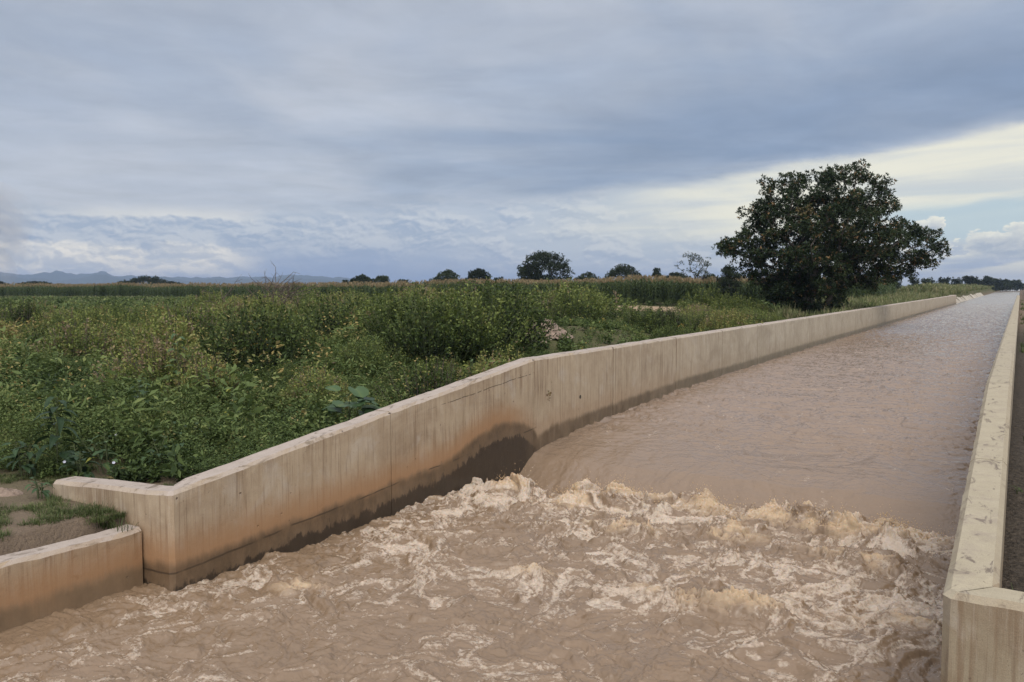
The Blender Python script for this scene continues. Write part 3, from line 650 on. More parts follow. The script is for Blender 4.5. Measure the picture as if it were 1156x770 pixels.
while nsh < 290 and tries < 9000:
    tries += 1; px = random.uniform(-60, 960); d = random.choice([random.uniform(17, 42), random.uniform(30, 78)])
    x, y = at(px, d)
    if x > XL - 1.4: continue
    if px < 230 and d > 52: continue
    if px < 150 and d < 24: continue
    if px > 680 and d > 66: continue
    if 570 < px < 740 and d < 44: continue
    if px > 860 and 36 < d < 70: continue
    if 670 < px < 785 and d > 41: continue
    if not far_enough(x, y, 1.35 + .022 * d): continue
    n_ = float(fbm(np.array(x * .07), np.array(y * .07), 2))
    if n_ < -.42: continue
    sky_ = sstep(34, 48, d) * (1 if 230 < px < 680 else .3)
    h = (random.uniform(.7, 1.7) + .5 * n_) * (1 + .36 * float(sky_))
    if px < 300: h *= .85
    if px > 700: h *= .8
    far_ = d > 36
    pr = SF if far_ else SH
    if random.random() < .16: pr = DK
    ii_ = random.randrange(len(pr)); look = 'dark green' if pr is DK else ('dry tipped' if (pr is SH and ii_ in (1, 3)) or (pr is SF and ii_ in (1, 4)) else 'olive green')
    zone = 'above the wall corner' if px < 230 else 'in the left middle' if px < 420 else 'left of the bend' if px < 570 else 'right of the earth heaps' if px < 760 else 'beside the big tree'
    dep = 'front' if d < 28 else 'middle' if d < 44 else 'back'
    lab = 'small %s bush out in the field before the maize, %s' % (look, zone) if d > 60 else '%s bush in the %s of the thicket, %s' % (look, dep, zone)
    put_shrub(x, y, h, pr, lab, (look + ' bushes, ' + dep + ' of the thicket ' + zone) if d <= 60 else look + ' far bushes ' + zone, 1.3 if d > 60 else random.uniform(1.05, 1.4), i=ii_)
    pts.append((x, y)); nsh += 1
print('shrubs', nsh)

# ---- weeds: a continuous leafy cover
def weeds(name, n, dmin, dmax, pxr, k, hr, ls, wr=.42, keep=None, mat=mWeed, tb=.42, seed=1, lean=.5, label='', cat='weeds'):
    q = np.random.default_rng(seed); d = np.sqrt(q.uniform(dmin ** 2, dmax ** 2, n)); px = q.uniform(pxr[0], pxr[1], n); r_ = (px - 578) / F_PX * d
    x = FW[0] * d + RT[0] * r_; y = FW[1] * d + RT[1] * r_; ok = (x < XL - TW - .12)
    if keep: ok &= keep(x, y, px, d)
    x, y, px, d = x[ok], y[ok], px[ok], d[ok]; n = len(x); z = ground_z(x, y)
    nz = fbm(x * .35, y * .35, 3); h = q.uniform(*hr, n) * (1 + .55 * nz); lean_ = q.normal(size=(n, 2)) * .16
    u = q.uniform(.12, 1, (n, k)); a = q.uniform(0, 2 * np.pi, (n, k)); rad = (.05 + .20 * u * (1.15 - u) * 2) * h[:, None] * q.uniform(.3, 1.2, (n, k))
    P = np.stack([x[:, None] + np.cos(a) * rad + lean_[:, :1] * u * h[:, None], y[:, None] + np.sin(a) * rad + lean_[:, 1:] * u * h[:, None], z[:, None] + u * h[:, None]], 2)
    Dr = np.stack([np.cos(a), np.sin(a), q.uniform(-.5, .9, (n, k))], 2) + q.normal(size=(n, k, 3)) * .35
    sp = np.where(fbm(x * .5 + 40, y * .5, 2) > .12, 1.5, .85) * q.uniform(.75, 1.3, n); L = ls * sp[:, None] * q.uniform(.6, 1.3, (n, k))
    V, Q = leaf_quads(P.reshape(-1, 3), Dr.reshape(-1, 3), L.ravel(), (L * wr).ravel(), r=q)
    T = tb + .22 * nz[:, None] + .10 * q.normal(size=(n, k)) + .14 * (u - .5) + .10 * q.normal(size=(n, 1)); T = np.clip(T, .02, .82); T = np.where(q.uniform(size=T.shape) < .003, .97, T); T = np.where(q.uniform(size=(n, 1)) < .03, np.clip(T + .35, 0, .92), T)
    o_ = link(name, mesh_np(name, V, Q, mat, {'tint': np.repeat(T.ravel(), 4)})); tag(o_, label, cat, kind='stuff'); print(name, len(Q)); return o_
# near carpet right behind the wall
weeds('weeds', 10500, 10.2, 24, (-60, 640), 74, (.34, .62), .052, keep=lambda x, y, px, d: (y > 7.3 + .5 * np.sin(x * 2)) & ((y > 8.2) | (x < -10.6) | (y > 7.6)), seed=2, label='mixed low weeds crowding the back of the wall')
weeds('weeds', 15000, 22, 60, (-60, 980), 46, (.16, .42), .075, keep=lambda x, y, px, d: ~((px > 560) & (px < 630) & (d > 27) & (d < 29.6) & (rng.uniform(size=len(x)) < .75)) & ~((px > 685) & (px < 770) & (d > 54)), seed=3, tb=.30, label='weeds between the bushes, tinted dark like shaded gaps')  # low tint paints the shade of the thicket gaps into these leaves
weeds('weeds', 9000, 56, 150, (-40, 1000), 22, (.25, .55), .26, keep=lambda x, y, px, d: ~((px > 683) & (px < 772) & (d < 92)), seed=4, tb=.52, label='meadow cover in front of the maize')
weeds('weeds', 420, 11.2, 30, (-60, 560), 30, (.55, 1.05), .15, wr=.30, keep=lambda x, y, px, d: (y > 7.6) & (x < -9.5), seed=6, tb=.55, label='scattered taller weeds with long pointed leaves')
weeds('weeds', 160, 12, 34, (-60, 560), 60, (.8, 1.4), .07, wr=.5, keep=lambda x, y, px, d: (y > 8) & (x < -9.9), seed=9, tb=.70, label='scattered yellowish leggy weeds')
weeds('weeds', 1500, 8.6, 13.5, (-80, 95), 50, (.08, .32), .05, keep=lambda x, y, px, d: (y > 5.6) & ((x < -10.95) | (y < 6.1)) & (x < -10.0) & (fbm(x * .9, y * .9, 2) + .35 * (y - 6.9) > 0), seed=8, tb=.45, label='low creeping weeds spreading over the bare soil')
# ---- grass: tufts of blades
def grass(name, x, y, blades, hr, wd, seed, label, tb=.45, spread=.12, flop=.5):
    q = np.random.default_rng(seed); n = len(x); z = ground_z(x, y); h = q.uniform(*hr, n) * (1 + .35 * fbm(x * .4, y * .15, 2))
    a = q.uniform(0, 2 * np.pi, (n, blades)); L = h[:, None] * q.uniform(.5, 1.15, (n, blades)); rr = q.uniform(0, spread, (n, blades)); fl_ = q.uniform(.1, flop, (n, blades))
    B = np.stack([x[:, None] + np.cos(a) * rr, y[:, None] + np.sin(a) * rr, np.broadcast_to(z[:, None] - .03, a.shape)], 2)
    C1 = np.stack([np.cos(a), np.sin(a), 0 * a], 2); M = B + C1 * (fl_ * .35 * L)[..., None] + np.array([0, 0, 1]) * (L * .62)[..., None]; Tp = B + C1 * (fl_ * L)[..., None] + np.array([0, 0, 1]) * (L * (1 - .35 * fl_))[..., None]
    sd_ = np.stack([-np.sin(a), np.cos(a), 0 * a], 2) * wd * .5
    V = np.stack([B - sd_, B + sd_, M + sd_ * .9, M - sd_ * .9, Tp + sd_ * .15, Tp - sd_ * .15], 2).reshape(-1, 3); i = np.arange(len(V) // 6) * 6
    Q = np.concatenate([np.stack([i, i + 1, i + 2, i + 3], 1), np.stack([i + 3, i + 2, i + 4, i + 5], 1)]); T = np.clip(tb + .15 * q.normal(size=a.shape) + .15 * q.normal(size=(n, 1)), 0, 1)
    Tv = np.repeat(T.ravel(), 6) + np.tile([-.12, -.12, 0, 0, .12, .12], T.size)
    o_ = link(name, mesh_np(name, V, Q, mGrass, {'tint': np.clip(Tv, 0, 1)})); tag(o_, label, 'grass', kind='stuff'); return o_
q = rng
x = q.uniform(-30, -9.4, 9000); y = 55 + (q.uniform(0, 1, 9000) ** 1.4) * 150; m_ = (x > -9.4 - (y - 30) * .16) & (578 + F_PX * (x * RT[0] + y * RT[1]) / (x * FW[0] + y * FW[1]) > 865)
grass('tall_grass', x[m_], y[m_], 9, (.7, 1.15), .05, 11, 'tall pale grass along the bank beyond the big tree', .6)
x = q.uniform(-20, -10.3, 5200); y = YE + 1 + (q.uniform(0, 1, 5200) ** 1.5) * 700
grass('tall_grass', x, y, 9, (.7, 1.3), .11, 12, 'tall grass leaning over the sloping slabs on the far bank', .52, .3)
x = q.uniform(1.6, 9, 3000); y = YE + 1 + (q.uniform(0, 1, 3000) ** 1.5) * 700
grass('tall_grass', x, y, 9, (.7, 1.3), .11, 13, 'tall grass on the far right bank past the wall end', .50, .3)
# open meadow at far left: fine pale grass
d = np.sqrt(q.uniform(60 ** 2, 165 ** 2, 9000)); pxv = q.uniform(-60, 330, 9000); r_ = (pxv - 578) / F_PX * d
grass('meadow_grass', FW[0] * d + RT[0] * r_, FW[1] * d + RT[1] * r_, 7, (.3, .6), .12, 14, 'open pale green grass in front of the distant maize at left', .60, .5, .9)
d = np.sqrt(q.uniform(44 ** 2, 58 ** 2, 900)); pxv = q.uniform(148, 190, 900); r_ = (pxv - 578) / F_PX * d
grass('dry_grass', FW[0] * d + RT[0] * r_, FW[1] * d + RT[1] * r_, 12, (.8, 1.1), .03, 15, 'patch of straw coloured dry grass in the left field', .82, .3, .6)
# short turf by the low wall
x = q.uniform(-12.5, -9.30, 5200); y = q.uniform(4.0, 7.6, 5200); m_ = (fbm(x * 1.1, y * 1.1, 3) + .5 * sstep(5.6, 6.2, y) * sstep(-10.6, -9.8, x) + .25 * sstep(-9.9, -9.4, x) > .04)
m_ &= ~((y > YC - .03) & (x > -10.95) & (y < YC + TW + .06))
grass('turf', x[m_], y[m_], 14, (.04, .11), .006, 16, 'short sparse turf on the bare soil behind the low wall', .30, .06, 1.0)
def tuft(x, y, zz, n, L, label, tb=.2, rz=0, flop=1.1):
    q = np.random.default_rng(int(abs(x * 100))); a = q.uniform(0, 2 * np.pi, n); fl_ = q.uniform(.2, flop, n); Ln = L * q.uniform(.45, 1.1, n); V = []; Q = []
    for i in range(n):
        dr = np.array([math.cos(a[i]), math.sin(a[i]), 0]); b0 = dr * q.uniform(0, .10) + np.array([q.normal() * .10, q.normal() * .03, 0]); s_ = np.array([-dr[1], dr[0], 0]) * .0045; k0 = len(V)
        for j in range(5):
            u = j / 4; c_ = b0 + dr * fl_[i] * Ln[i] * u ** 1.6 + np.array([0, 0, Ln[i] * (u - .42 * fl_[i] * u ** 2.2)]); V += [c_ - s_ * (1 - u * .9), c_ + s_ * (1 - u * .9)]
        for j in range(4): Q.append((k0 + 2 * j, k0 + 2 * j + 1, k0 + 2 * j + 3, k0 + 2 * j + 2))
    o_ = link('grass_tuft', mesh_np('grass_tuft', np.array(V), np.array(Q), mGrass, {'tint': np.clip(np.repeat(tb + .1 * q.normal(size=n), 10), 0, 1)}), None, (x, y, zz)); tag(o_, label, 'grass tuft')
tuft(-9.55, 6.08, .66, 300, .34, 'thick dark grass tuft in the corner between the low wall and the tall wall', .08)
tuft(-9.95, 6.02, .70, 170, .26, 'dark grass clump at the foot of the tall wall, left of the corner tuft', .12)
tuft(-9.08, 6.05, .70, 34, .20, 'few grass blades drooping over the end of the low wall', .25, flop=1.6)
tuft(-10.45, 5.95, .70, 80, .18, 'small bright grass clump near the left end of the tall wall', .45)

# weeds on the dark soil outside the right wall
q = np.random.default_rng(31); x = q.uniform(.10, 3.5, 2600); y = 7.3 + q.uniform(0, 1, 2600) ** 1.6 * 130; m_ = fbm(x * .9, y * .25, 3) > .10
grass('tall_grass', x[m_], y[m_], 9, (.12, .40), .02, 17, 'thin green grass on the dark soil outside the right wall', .30, .12, .9)
# ---- maize
q = np.random.default_rng(21)
fx = [-80, 0, 180, 330, 480, 640, 760, 860, 1000]; fd = [168, 168, 160, 118, 108, 98, 93, 90, 96]
n = 11500; pxv = q.uniform(-60, 1010, n); fr = np.interp(pxv, fx, fd) + 5 * fbm(pxv * .02, pxv * 0 + 3.3, 3); dep = q.uniform(0, 1, n) ** 2.6 * 150; dep = np.round(dep / .9) * .9 + q.normal(size=n) * .08; d = fr + dep
r_ = (pxv - 578) / F_PX * d; x = FW[0] * d + RT[0] * r_; y = FW[1] * d + RT[1] * r_; ok = x < -14; x, y, d, pxv = x[ok], y[ok], d[ok], pxv[ok]; n = len(x)
z = ground_z(x, y) + .25 * sstep(300, 700, pxv); z = np.where(d > 160, np.maximum(z, 1.0), z)
hgt = q.uniform(2.2, 2.65, n) * (1 + .13 * fbm(x * .09, y * .09, 3)); k = 9
u = np.linspace(.18, .88, k)[None] + q.normal(size=(n, k)) * .03; a = q.uniform(0, 2 * np.pi, (n, 1)) + np.arange(k)[None] * np.pi + q.normal(size=(n, k)) * .35
A_ = np.stack([np.cos(a), np.sin(a), 0 * a], 2); B = np.stack([x[:, None] + 0 * a, y[:, None] + 0 * a, z[:, None] + u * hgt[:, None]], 2); L = .75 * q.uniform(.7, 1.1, (n, k))[..., None]; up_ = np.array([0, 0, 1.0])
M = B + A_ * L * .38 + up_ * L * .34; E_ = B + A_ * L * .85 + up_ * L * q.uniform(-.15, .2, (n, k))[..., None]; sd_ = np.stack([-np.sin(a), np.cos(a), 0 * a], 2) * .05
V1 = np.stack([B - sd_ * .6, B + sd_ * .6, M + sd_, M - sd_, E_ + sd_ * .15, E_ - sd_ * .15], 2).reshape(-1, 3); i = np.arange(len(V1) // 6) * 6
Q1 = np.concatenate([np.stack([i, i + 1, i + 2, i + 3], 1), np.stack([i + 3, i + 2, i + 4, i + 5], 1)]); T1 = np.repeat(np.clip(.35 + .35 * (u - .4) + .1 * q.normal(size=u.shape), 0, .8).ravel(), 6)
b0 = np.stack([x, y, z], 1); tp = b0 + up_ * hgt[:, None]; s_ = np.array([.018, .01, 0])
V2 = np.stack([b0 - s_, b0 + s_, tp + s_ * .6, tp - s_ * .6], 1).reshape(-1, 3); Q2 = np.arange(len(V2)).reshape(-1, 4); T2 = np.full(len(V2), .6)
kt = 6; at_ = q.uniform(0, 2 * np.pi, (n, kt)); dt = np.stack([np.cos(at_) * .45, np.sin(at_) * .45, np.ones_like(at_)], 2); Pt = np.repeat(tp[:, None] - up_ * .05, kt, 1)
V3, Q3 = leaf_quads(Pt.reshape(-1, 3), dt.reshape(-1, 3), .38, .07, 0, q); T3 = np.full(len(V3), .97) - np.repeat(q.uniform(0, .12, n * kt), 4)
a_ = join([(V1, Q1, T1), (V2, Q2, T2), (V3, Q3, T3)]); tag(link('maize_field', mesh_np('maize_field', a_[0], a_[1], mMaize, {'tint': a_[2]})), 'field of tall maize with pale brown tassels along the skyline', 'maize', kind='stuff')

# ---- trees
def build_tree(name, base, clumps, leafmat, barkmat, lab, cat, grp=None, trunk_r=.3, fork=1.4, per=14, ros=8, L=.22, W=.075, cr=.45, fl=.0, seed=1, lean=(0, 0), tb=.45, spur=True):
    """clumps: (n,3) offsets from base. skeleton grows to each clump from the nearest existing node"""
    q = np.random.default_rng(seed); c = np.asarray(clumps, float); nodes = [np.array([0, 0, -.3]), np.array([lean[0] * .5, lean[1] * .5, fork * .5]), np.array([lean[0], lean[1], fork])]; par = [-1, 0, 1]; leafn = []
    order = np.argsort(np.linalg.norm(c - nodes[2], axis=1))
    for i in order:
        tgt = c[i]; N_ = np.array(nodes); dd = np.linalg.norm(N_ - tgt, axis=1) + .35 * np.linalg.norm(N_ - nodes[2], axis=1) + np.where(np.arange(len(N_)) < 2, 99, 0) + np.maximum(0, N_[:, 2] - tgt[2]) * .6
        j = int(np.argmin(dd)); p0 = N_[j]; L_ = np.linalg.norm(tgt - p0); ns = max(1, int(L_ / .9)); pj = j
        for k in range(1, ns + 1):
            u = k / ns; nodes.append(p0 + (tgt - p0) * u + (q.normal(size=3) * .07 * L_ * math.sin(math.pi * u) if k < ns else 0) + np.array([0, 0, .10 * L_ * math.sin(math.pi * u)])); par.append(pj); pj = len(nodes) - 1
        leafn.append(pj)
    cnt = np.zeros(len(nodes))
    for l_ in leafn:
        j = l_
        while j >= 0: cnt[j] += 1; j = par[j]
    R = trunk_r * (np.maximum(cnt, .5) / cnt[0]) ** .48; R[0] *= 1.25
    tv, tl = [], []
    for j in range(1, len(nodes)):
        if j < 3: continue
        p_ = par[j]; v_, q_ = tube([nodes[p_], (nodes[p_] + nodes[j]) / 2 + q.normal(size=3) * R[j] * .3, nodes[j]], [min(R[p_], R[j] * 1.35), R[j] * 1.08, R[j]], 6 if R[j] > .05 else 4); tl.append((v_, q_))
    v_, q_ = tube([nodes[0], nodes[1] * .5 + [0, 0, -.0], nodes[1] + [.03, .04, 0], nodes[2]], [R[0] * 1.3, R[0] * .95, R[1] * .88, R[2] * .9], 10); tv.append((v_, q_))
    e = empty(name, tuple(base)); tag(e, lab, cat, grp)
    a = join(tv); link('trunk', mesh_np('trunk', a[0], a[1], mBark, smooth=True), e)
    a = join(tl); link('branches', mesh_np('branches', a[0], a[1], barkmat, smooth=True), e)
    n = len(c); off = nrm_(q.normal(size=(n, per, 3))) * (q.uniform(.25, 1, (n, per, 1)) ** .6) * cr * np.array([1.1, 1.1, .75]) * q.uniform(.7, 1.3, (n, 1, 1)); rc = c[:, None] + off
    ax = nrm_(off) + np.array([0, 0, .35]); P = np.repeat(rc[:, :, None], ros, 2); Dr = ax[:, :, None] * .45 + nrm_(q.normal(size=(n, per, ros, 3))); P = P + Dr * L * .12
    Ls = L * q.uniform(.7, 1.25, (n, per, ros)); V, Q = leaf_quads(P.reshape(-1, 3), Dr.reshape(-1, 3), Ls.ravel(), (Ls * W / L).ravel(), r=q)
    T = tb + .10 * q.normal(size=(n, per, ros)) + .12 * q.normal(size=(n, 1, 1)); T = np.clip(T, 0, .78)
    if fl: T = np.where((q.uniform(size=(n, per, 1)) < fl) & (q.uniform(size=(n, per, ros)) < .55), q.uniform(.86, 1, T.shape), T)
    link('crown', mesh_np('crown', V, Q, leafmat, {'tint': np.repeat(T.ravel(), 4)}), e)
    return e
def poly_clumps(poly, n, seed, mpp, ox, zf, depth, holes=(), core=None):
    """points filling a body whose outline (wide side) is poly; deeper where the outline is thick"""
    q = np.random.default_rng(seed); poly = np.array(poly, float); out = []
    def inside(x, y):
        c = False
        for i in range(len(poly)):
            x1, y1 = poly[i]; x2, y2 = poly[i - 1]
            if (y1 > y) != (y2 > y) and x < (x2 - x1) * (y - y1) / (y2 - y1) + x1: c = not c
        return c
    def edge(x, y):
        m = 1e9
        for i in range(len(poly)):
            a = poly[i]; b = poly[i - 1]; ab = b - a; t_ = np.clip(((x - a[0]) * ab[0] + (y - a[1]) * ab[1]) / (ab @ ab), 0, 1); m = min(m, math.hypot(x - a[0] - ab[0] * t_, y - a[1] - ab[1] * t_))
        return m
    lo_, hi_ = poly.min(0), poly.max(0)
    while len(out) < n:
        x, y = q.uniform(lo_, hi_)
        if not inside(x, y): continue
        if any(((x - a) / c) ** 2 + ((y - b) / d_) ** 2 < 1 for a, b, c, d_ in holes): continue
        de = edge(x, y) * mpp; dd = q.uniform(-1, 1) * min(depth, .4 + 1.5 * de); out.append((x, y, dd, de))
    o_ = []
    for x, y, dd, de in out:
        s_ = (x - ox) * mpp; w_ = RT * s_ + FW * dd; o_.append((w_[0], w_[1], zf(y)))
    return o_
# the big tree behind the wall; outline measured in units of 1/3.075 photo px
dT = 58.0; bx, by = at(917, dT); bz = gz(bx, by); mpp = dT / F_PX / 3.075
zf = lambda cy: 3.6 + (322 - (160 + cy / 3.075)) * dT / F_PX - bz
outl = [(590, 85), (640, 130), (670, 125), (690, 190), (715, 195), (712, 245), (745, 295), (790, 315), (850, 318), (870, 370), (892, 400), (885, 425), (820, 440), (780, 470), (700, 480), (650, 505), (560, 490), (540, 560), (500, 590), (380, 600), (340, 560), (280, 540), (220, 500), (195, 430), (125, 395), (100, 350), (160, 320), (215, 275), (170, 245), (235, 215), (262, 190), (258, 135), (310, 130), (370, 105), (440, 110), (500, 98), (540, 100)]
bx, by = at(913, dT); cl = poly_clumps(outl, 560, 5, mpp, (917 - 780) * 3.075, zf, 4.6, holes=[(395, 180, 26, 14), (480, 165, 22, 12), (700, 268, 34, 14), (575, 215, 18, 12), (625, 460, 30, 12), (235, 440, 24, 16), (640, 285, 16, 10), (300, 190, 14, 12)])
cl += poly_clumps([(560, 200), (640, 300), (700, 400), (640, 470), (540, 480), (520, 590), (380, 600), (330, 540), (240, 470), (200, 380), (300, 260), (420, 200)], 170, 15, mpp, (917 - 780) * 3.075, zf, 4.0)
build_tree('big_tree', (bx, by, bz), cl, mDarkleaf, mBarkD, 'big broad dark tree with brown seed clusters standing behind the canal wall', 'tree', trunk_r=.42, fork=1.9, per=17, ros=10, L=.19, W=.078, cr=.52, fl=.08, seed=8, tb=.42)

def far_tree(px, d, ytop, wpx, kind, lab, seed, ybot=None, grp=None, name='tree', mat=None, tb=.45):
    q = np.random.default_rng(seed); x, y = at(px, d); g = gz(x, y) if d < 250 else 1.2; w_ = wpx * d / F_PX / 2; zt = 3.6 + (322 - ytop) * d / F_PX - g; cr = .32 * max(.5, w_ / 2.2) ** .5; n = int((34 + 26 * min(w_, 5)) * (1.5 if kind == 'round' and d < 160 else 1)); C = []
    for i in range(n):
        a = q.uniform(0, 6.283); rr = math.sqrt(q.uniform())
        if kind == 'round': el_ = q.uniform(-1, 1); h_ = zt * .58 + zt * .40 * el_; k_ = math.sqrt(max(.03, 1 - abs(el_) ** 2.4)); C.append((math.cos(a) * rr * w_ * k_, math.sin(a) * rr * w_ * k_, h_))
        elif kind == 'low': u = q.uniform(); C.append((math.cos(a) * rr * w_ * (1.1 - .6 * u), math.sin(a) * rr * w_, zt * (.06 + .88 * u)))
        elif kind == 'umbrella': h_ = zt * (.97 - .30 * rr ** 2 - .10 * q.uniform() + .05 * math.sin(3 * a + seed)); C.append((math.cos(a) * rr * w_, math.sin(a) * rr * w_, h_))
        elif kind == 'cone': u = q.uniform(); C.append((math.cos(a) * rr * w_ * (1.05 - u * .75), math.sin(a) * rr * w_ * (1.05 - u * .75), zt * (.25 + .72 * u)))
        elif kind == 'sparse':
            u = [.98, .86, .72, .6][i % 4] ; rr = .4 + .6 * rr; C.append((math.cos(a + i % 4) * rr * w_ * (.6 + .5 * (u < .9)), math.sin(a + i % 4) * rr * w_ * .9, zt * (u + .05 * q.normal())))
    if kind == 'sparse': C = C[:44]
    if d > 230: C = C[:int(len(C) * .45)]
    px_m = d / F_PX; L = max(.16, px_m * 1.6) * (.8 if kind == 'sparse' else 1)
    return build_tree(name, (x, y, g), C, mat or mFarleaf, mBarkD, lab, 'tree', grp, trunk_r=.06 + (.035 if kind != 'sparse' else .01) * w_, fork=zt * (.22 if kind != 'umbrella' else .35), per={'round': 16, 'sparse': 9}.get(kind, 9), ros=8, L=L, W=L * .42, cr=cr * (1.45 if kind != 'sparse' else 1.25), seed=seed, tb=tb)
far_tree(615, 140, 286, 60, 'round', 'large rounded tree on the skyline behind the maize, the biggest left of the dark tree', 31)
far_tree(598, 143, 300, 26, 'round', 'small pale green tree against the left side of the large rounded skyline tree', 32)
far_tree(541, 150, 304, 28, 'round', 'dark compact tree on the skyline, left of the large rounded one', 33, tb=.15)
far_tree(505, 165, 306, 30, 'round', 'greyish low tree on the skyline beside the dark compact one', 34, tb=.6)
far_tree(408, 190, 311, 24, 'umbrella', 'low flat tree on the skyline at the right end of the mountains', 35)
far_tree(433, 190, 312, 20, 'round', 'small low tree just right of the low flat skyline tree', 36)
far_tree(703, 150, 300, 38, 'umbrella', 'flat topped green tree on the skyline, right of the large rounded one', 37, tb=.35)
far_tree(664, 185, 309, 22, 'round', 'small dim tree between the large rounded tree and the flat topped one', 38, tb=.7)
far_tree(741, 150, 303, 17, 'cone', 'narrow feathery pointed tree on the skyline', 39)
far_tree(762, 175, 309, 26, 'round', 'low dark tree between the pointed tree and the slender sapling', 40, tb=.2)
far_tree(781, 92, 289, 34, 'sparse', 'slender sapling with open airy branches standing in the maize edge', 41)
far_tree(823, 88, 300, 24, 'round', 'small dark tree at the left edge of the big tree', 42, tb=.2)
far_tree(168, 300, 313, 44, 'umbrella', 'dark flat topped acacia in front of the mountains, largest of the left group', 43, tb=.15)
far_tree(190, 305, 319, 34, 'umbrella', 'low spreading acacia touching the right side of the largest one', 44, tb=.15)
far_tree(144, 300, 318, 20, 'umbrella', 'small open acacia left of the largest one', 45, tb=.25)
far_tree(42, 280, 319, 36, 'umbrella', 'broad low acacia on the skyline near the left edge', 46, tb=.15)
far_tree(70, 300, 322, 22, 'round', 'tiny low tree beside the broad acacia near the left edge', 47, tb=.4)
far_tree(-2, 240, 319, 26, 'round', 'dark tree cut by the left edge of the picture', 48, tb=.15)
far_tree(97, 320, 323, 14, 'round', 'tiny pale tree alone between the two acacia groups', 49, tb=.6)
for i, (px, yt, wd_, d_) in enumerate([(392, 316, 16, 150), (420, 315, 18, 150), (455, 316, 14, 140), (492, 313, 16, 150), (524, 314, 18, 140), (563, 312, 16, 130), (656, 312, 20, 150), (675, 313, 18, 150), (722, 312, 14, 150), (752, 311, 16, 150), (772, 310, 22, 150), (800, 310, 22, 130), (836, 308, 20, 120)]):
    far_tree(px, d_, yt, wd_, 'low', 'small dark scrub tree on the skyline, %s from the left among the low ones' % ORD[i], 90 + i, grp='low scrub trees along the skyline', tb=.25 + .03 * (i % 4))
q = np.random.default_rng(77)
for i, px in enumerate([960, 985, 1008, 1030, 1048, 1064, 1080, 1092, 1103, 1114, 1125, 1134, 1146]):
    far_tree(px + q.uniform(-2, 2), 165 + i * 22, [310, 313, 311, 313, 314, 313, 314, 312, 316, 311, 315, 316, 317][i], q.uniform(14, 24), 'low', 'distant dark tree on the far bank, %s in line counting from the big tree' % ORD[i], 60 + i, grp='line of distant trees beyond the far bank', tb=.3)

# ---- special plants near the wall
def leaf_surf(L, W, segs=6, droop=.5, cup=.12, heart=False, r=None):
    V = []; T = []
    for i in range(segs + 1):
        u = i / segs; w_ = W * .5 * (math.sin(math.pi * min(1, u ** (.62 if not heart else .5))) ** .8 if u < 1 else 0) + (.02 * W if u == 1 else 0)
        if heart: w_ = W * .5 * math.sqrt(max(0, 1 - (2 * u - .95) ** 2 / 1.12)) * (1 if u < 1 else .1)
        zc = -droop * L * u ** 2 + .08 * L * u; xc = L * u * (1 - .2 * droop * u)
        for k in (-1, -.5, 0, .5, 1): V.append((xc - (heart and abs(k) * .12 * L * (1 - u)), k * w_, zc + cup * W * abs(k) + (.02 * L * math.sin(i * 2.2) * abs(k)))); T.append(.05 * (abs(k) > .4) - (.0 if k else -.16))
    Q = []
    for i in range(segs):
        for k in range(4): Q.append((i * 5 + k, i * 5 + k + 1, (i + 1) * 5 + k + 1, (i + 1) * 5 + k))
    return np.array(V), np.array(Q), np.array(T)
def rot(V, yaw, pitch, roll=0):
    cr_, sr_ = math.cos(roll), math.sin(roll); V = V @ np.array([[1, 0, 0], [0, cr_, sr_], [0, -sr_, cr_]])
    c_, s_ = math.cos(pitch), math.sin(pitch); V = V @ np.array([[c_, 0, s_], [0, 1, 0], [-s_, 0, c_]]); c_, s_ = math.cos(yaw), math.sin(yaw); return V @ np.array([[c_, s_, 0], [-s_, c_, 0], [0, 0, 1]])
mBroad = foliage('broad_leaves', [(0, (.015, .030, .014)), (.4, (.035, .062, .026)), (.7, (.07, .115, .045)), (1, (.22, .22, .04))], .2, .42, .25)
def herb(x, y, h, n, L, W, label, seed, tb=.42, heart=False, name='leafy_plant', droop=.6, zoff=0, stems=1, cat='plant'):
    x = min(x, XL - TW - .45 - h * .18) if not heart else x
    q = random.Random(seed); e = empty(name, (x, y, gz(x, y) + zoff)); tag(e, label, cat); sv, lv = [], []
    for s_ in range(stems):
        lx, ly = q.gauss(0, .10) * (stems > 1) * 2 + q.gauss(0, .03), q.gauss(0, .10) * (stems > 1) * 2 + q.gauss(0, .03); hh = h * (1 if s_ == 0 else q.uniform(.6, .95))
        sv.append(tube([(lx * .3, ly * .3, -.1), (lx * .6, ly * .6, hh * .5), (lx, ly, hh)], [.011, .009, .004], 6))
        m_ = n // stems
        for i in range(m_):
            u = .25 + .75 * (i / m_) ** .8; yaw = i * 2.4 + q.uniform(-.3, .3); sc_ = (1.1 - .55 * u) if not heart else q.uniform(.75, 1.1)
            u = max(u, .72) if heart else u; p0 = np.array([lx * u, ly * u, hh * u]); pet = .10 * sc_ if not heart else .22 * q.uniform(.7, 1.3); dr = np.array([math.cos(yaw), math.sin(yaw), .45 + (heart and .5)]) ; p1 = p0 + dr * pet
            sv.append(tube([p0, p1], [.005, .004], 4)); v, f, tt = leaf_surf(L * sc_, W * sc_, 6, droop * q.uniform(.6, 1.3), .12, heart); v = rot(v, yaw, q.uniform(-.25, .55), q.uniform(-.3, .3)) + p1; lv.append((v, f, np.clip(tb + tt + q.uniform(-.12, .12) + (.5 if q.random() < .03 else 0), 0, 1)))
    a = join(sv); link('stem', mesh_np('stem', a[0], a[1], mStem, smooth=True), e); a = join(lv); link('leaves', mesh_np('leaves', a[0], a[1], mBroad, {'tint': a[2]}, smooth=True), e); return e
def hp(px, d): return at(px, d)
x, y = hp(57, 12.2); herb(x, y, 1.15, 24, .36, .16, 'tall single stemmed plant with drooping dark leaves at lower left, above the bare soil', 3, .30, droop=.8)
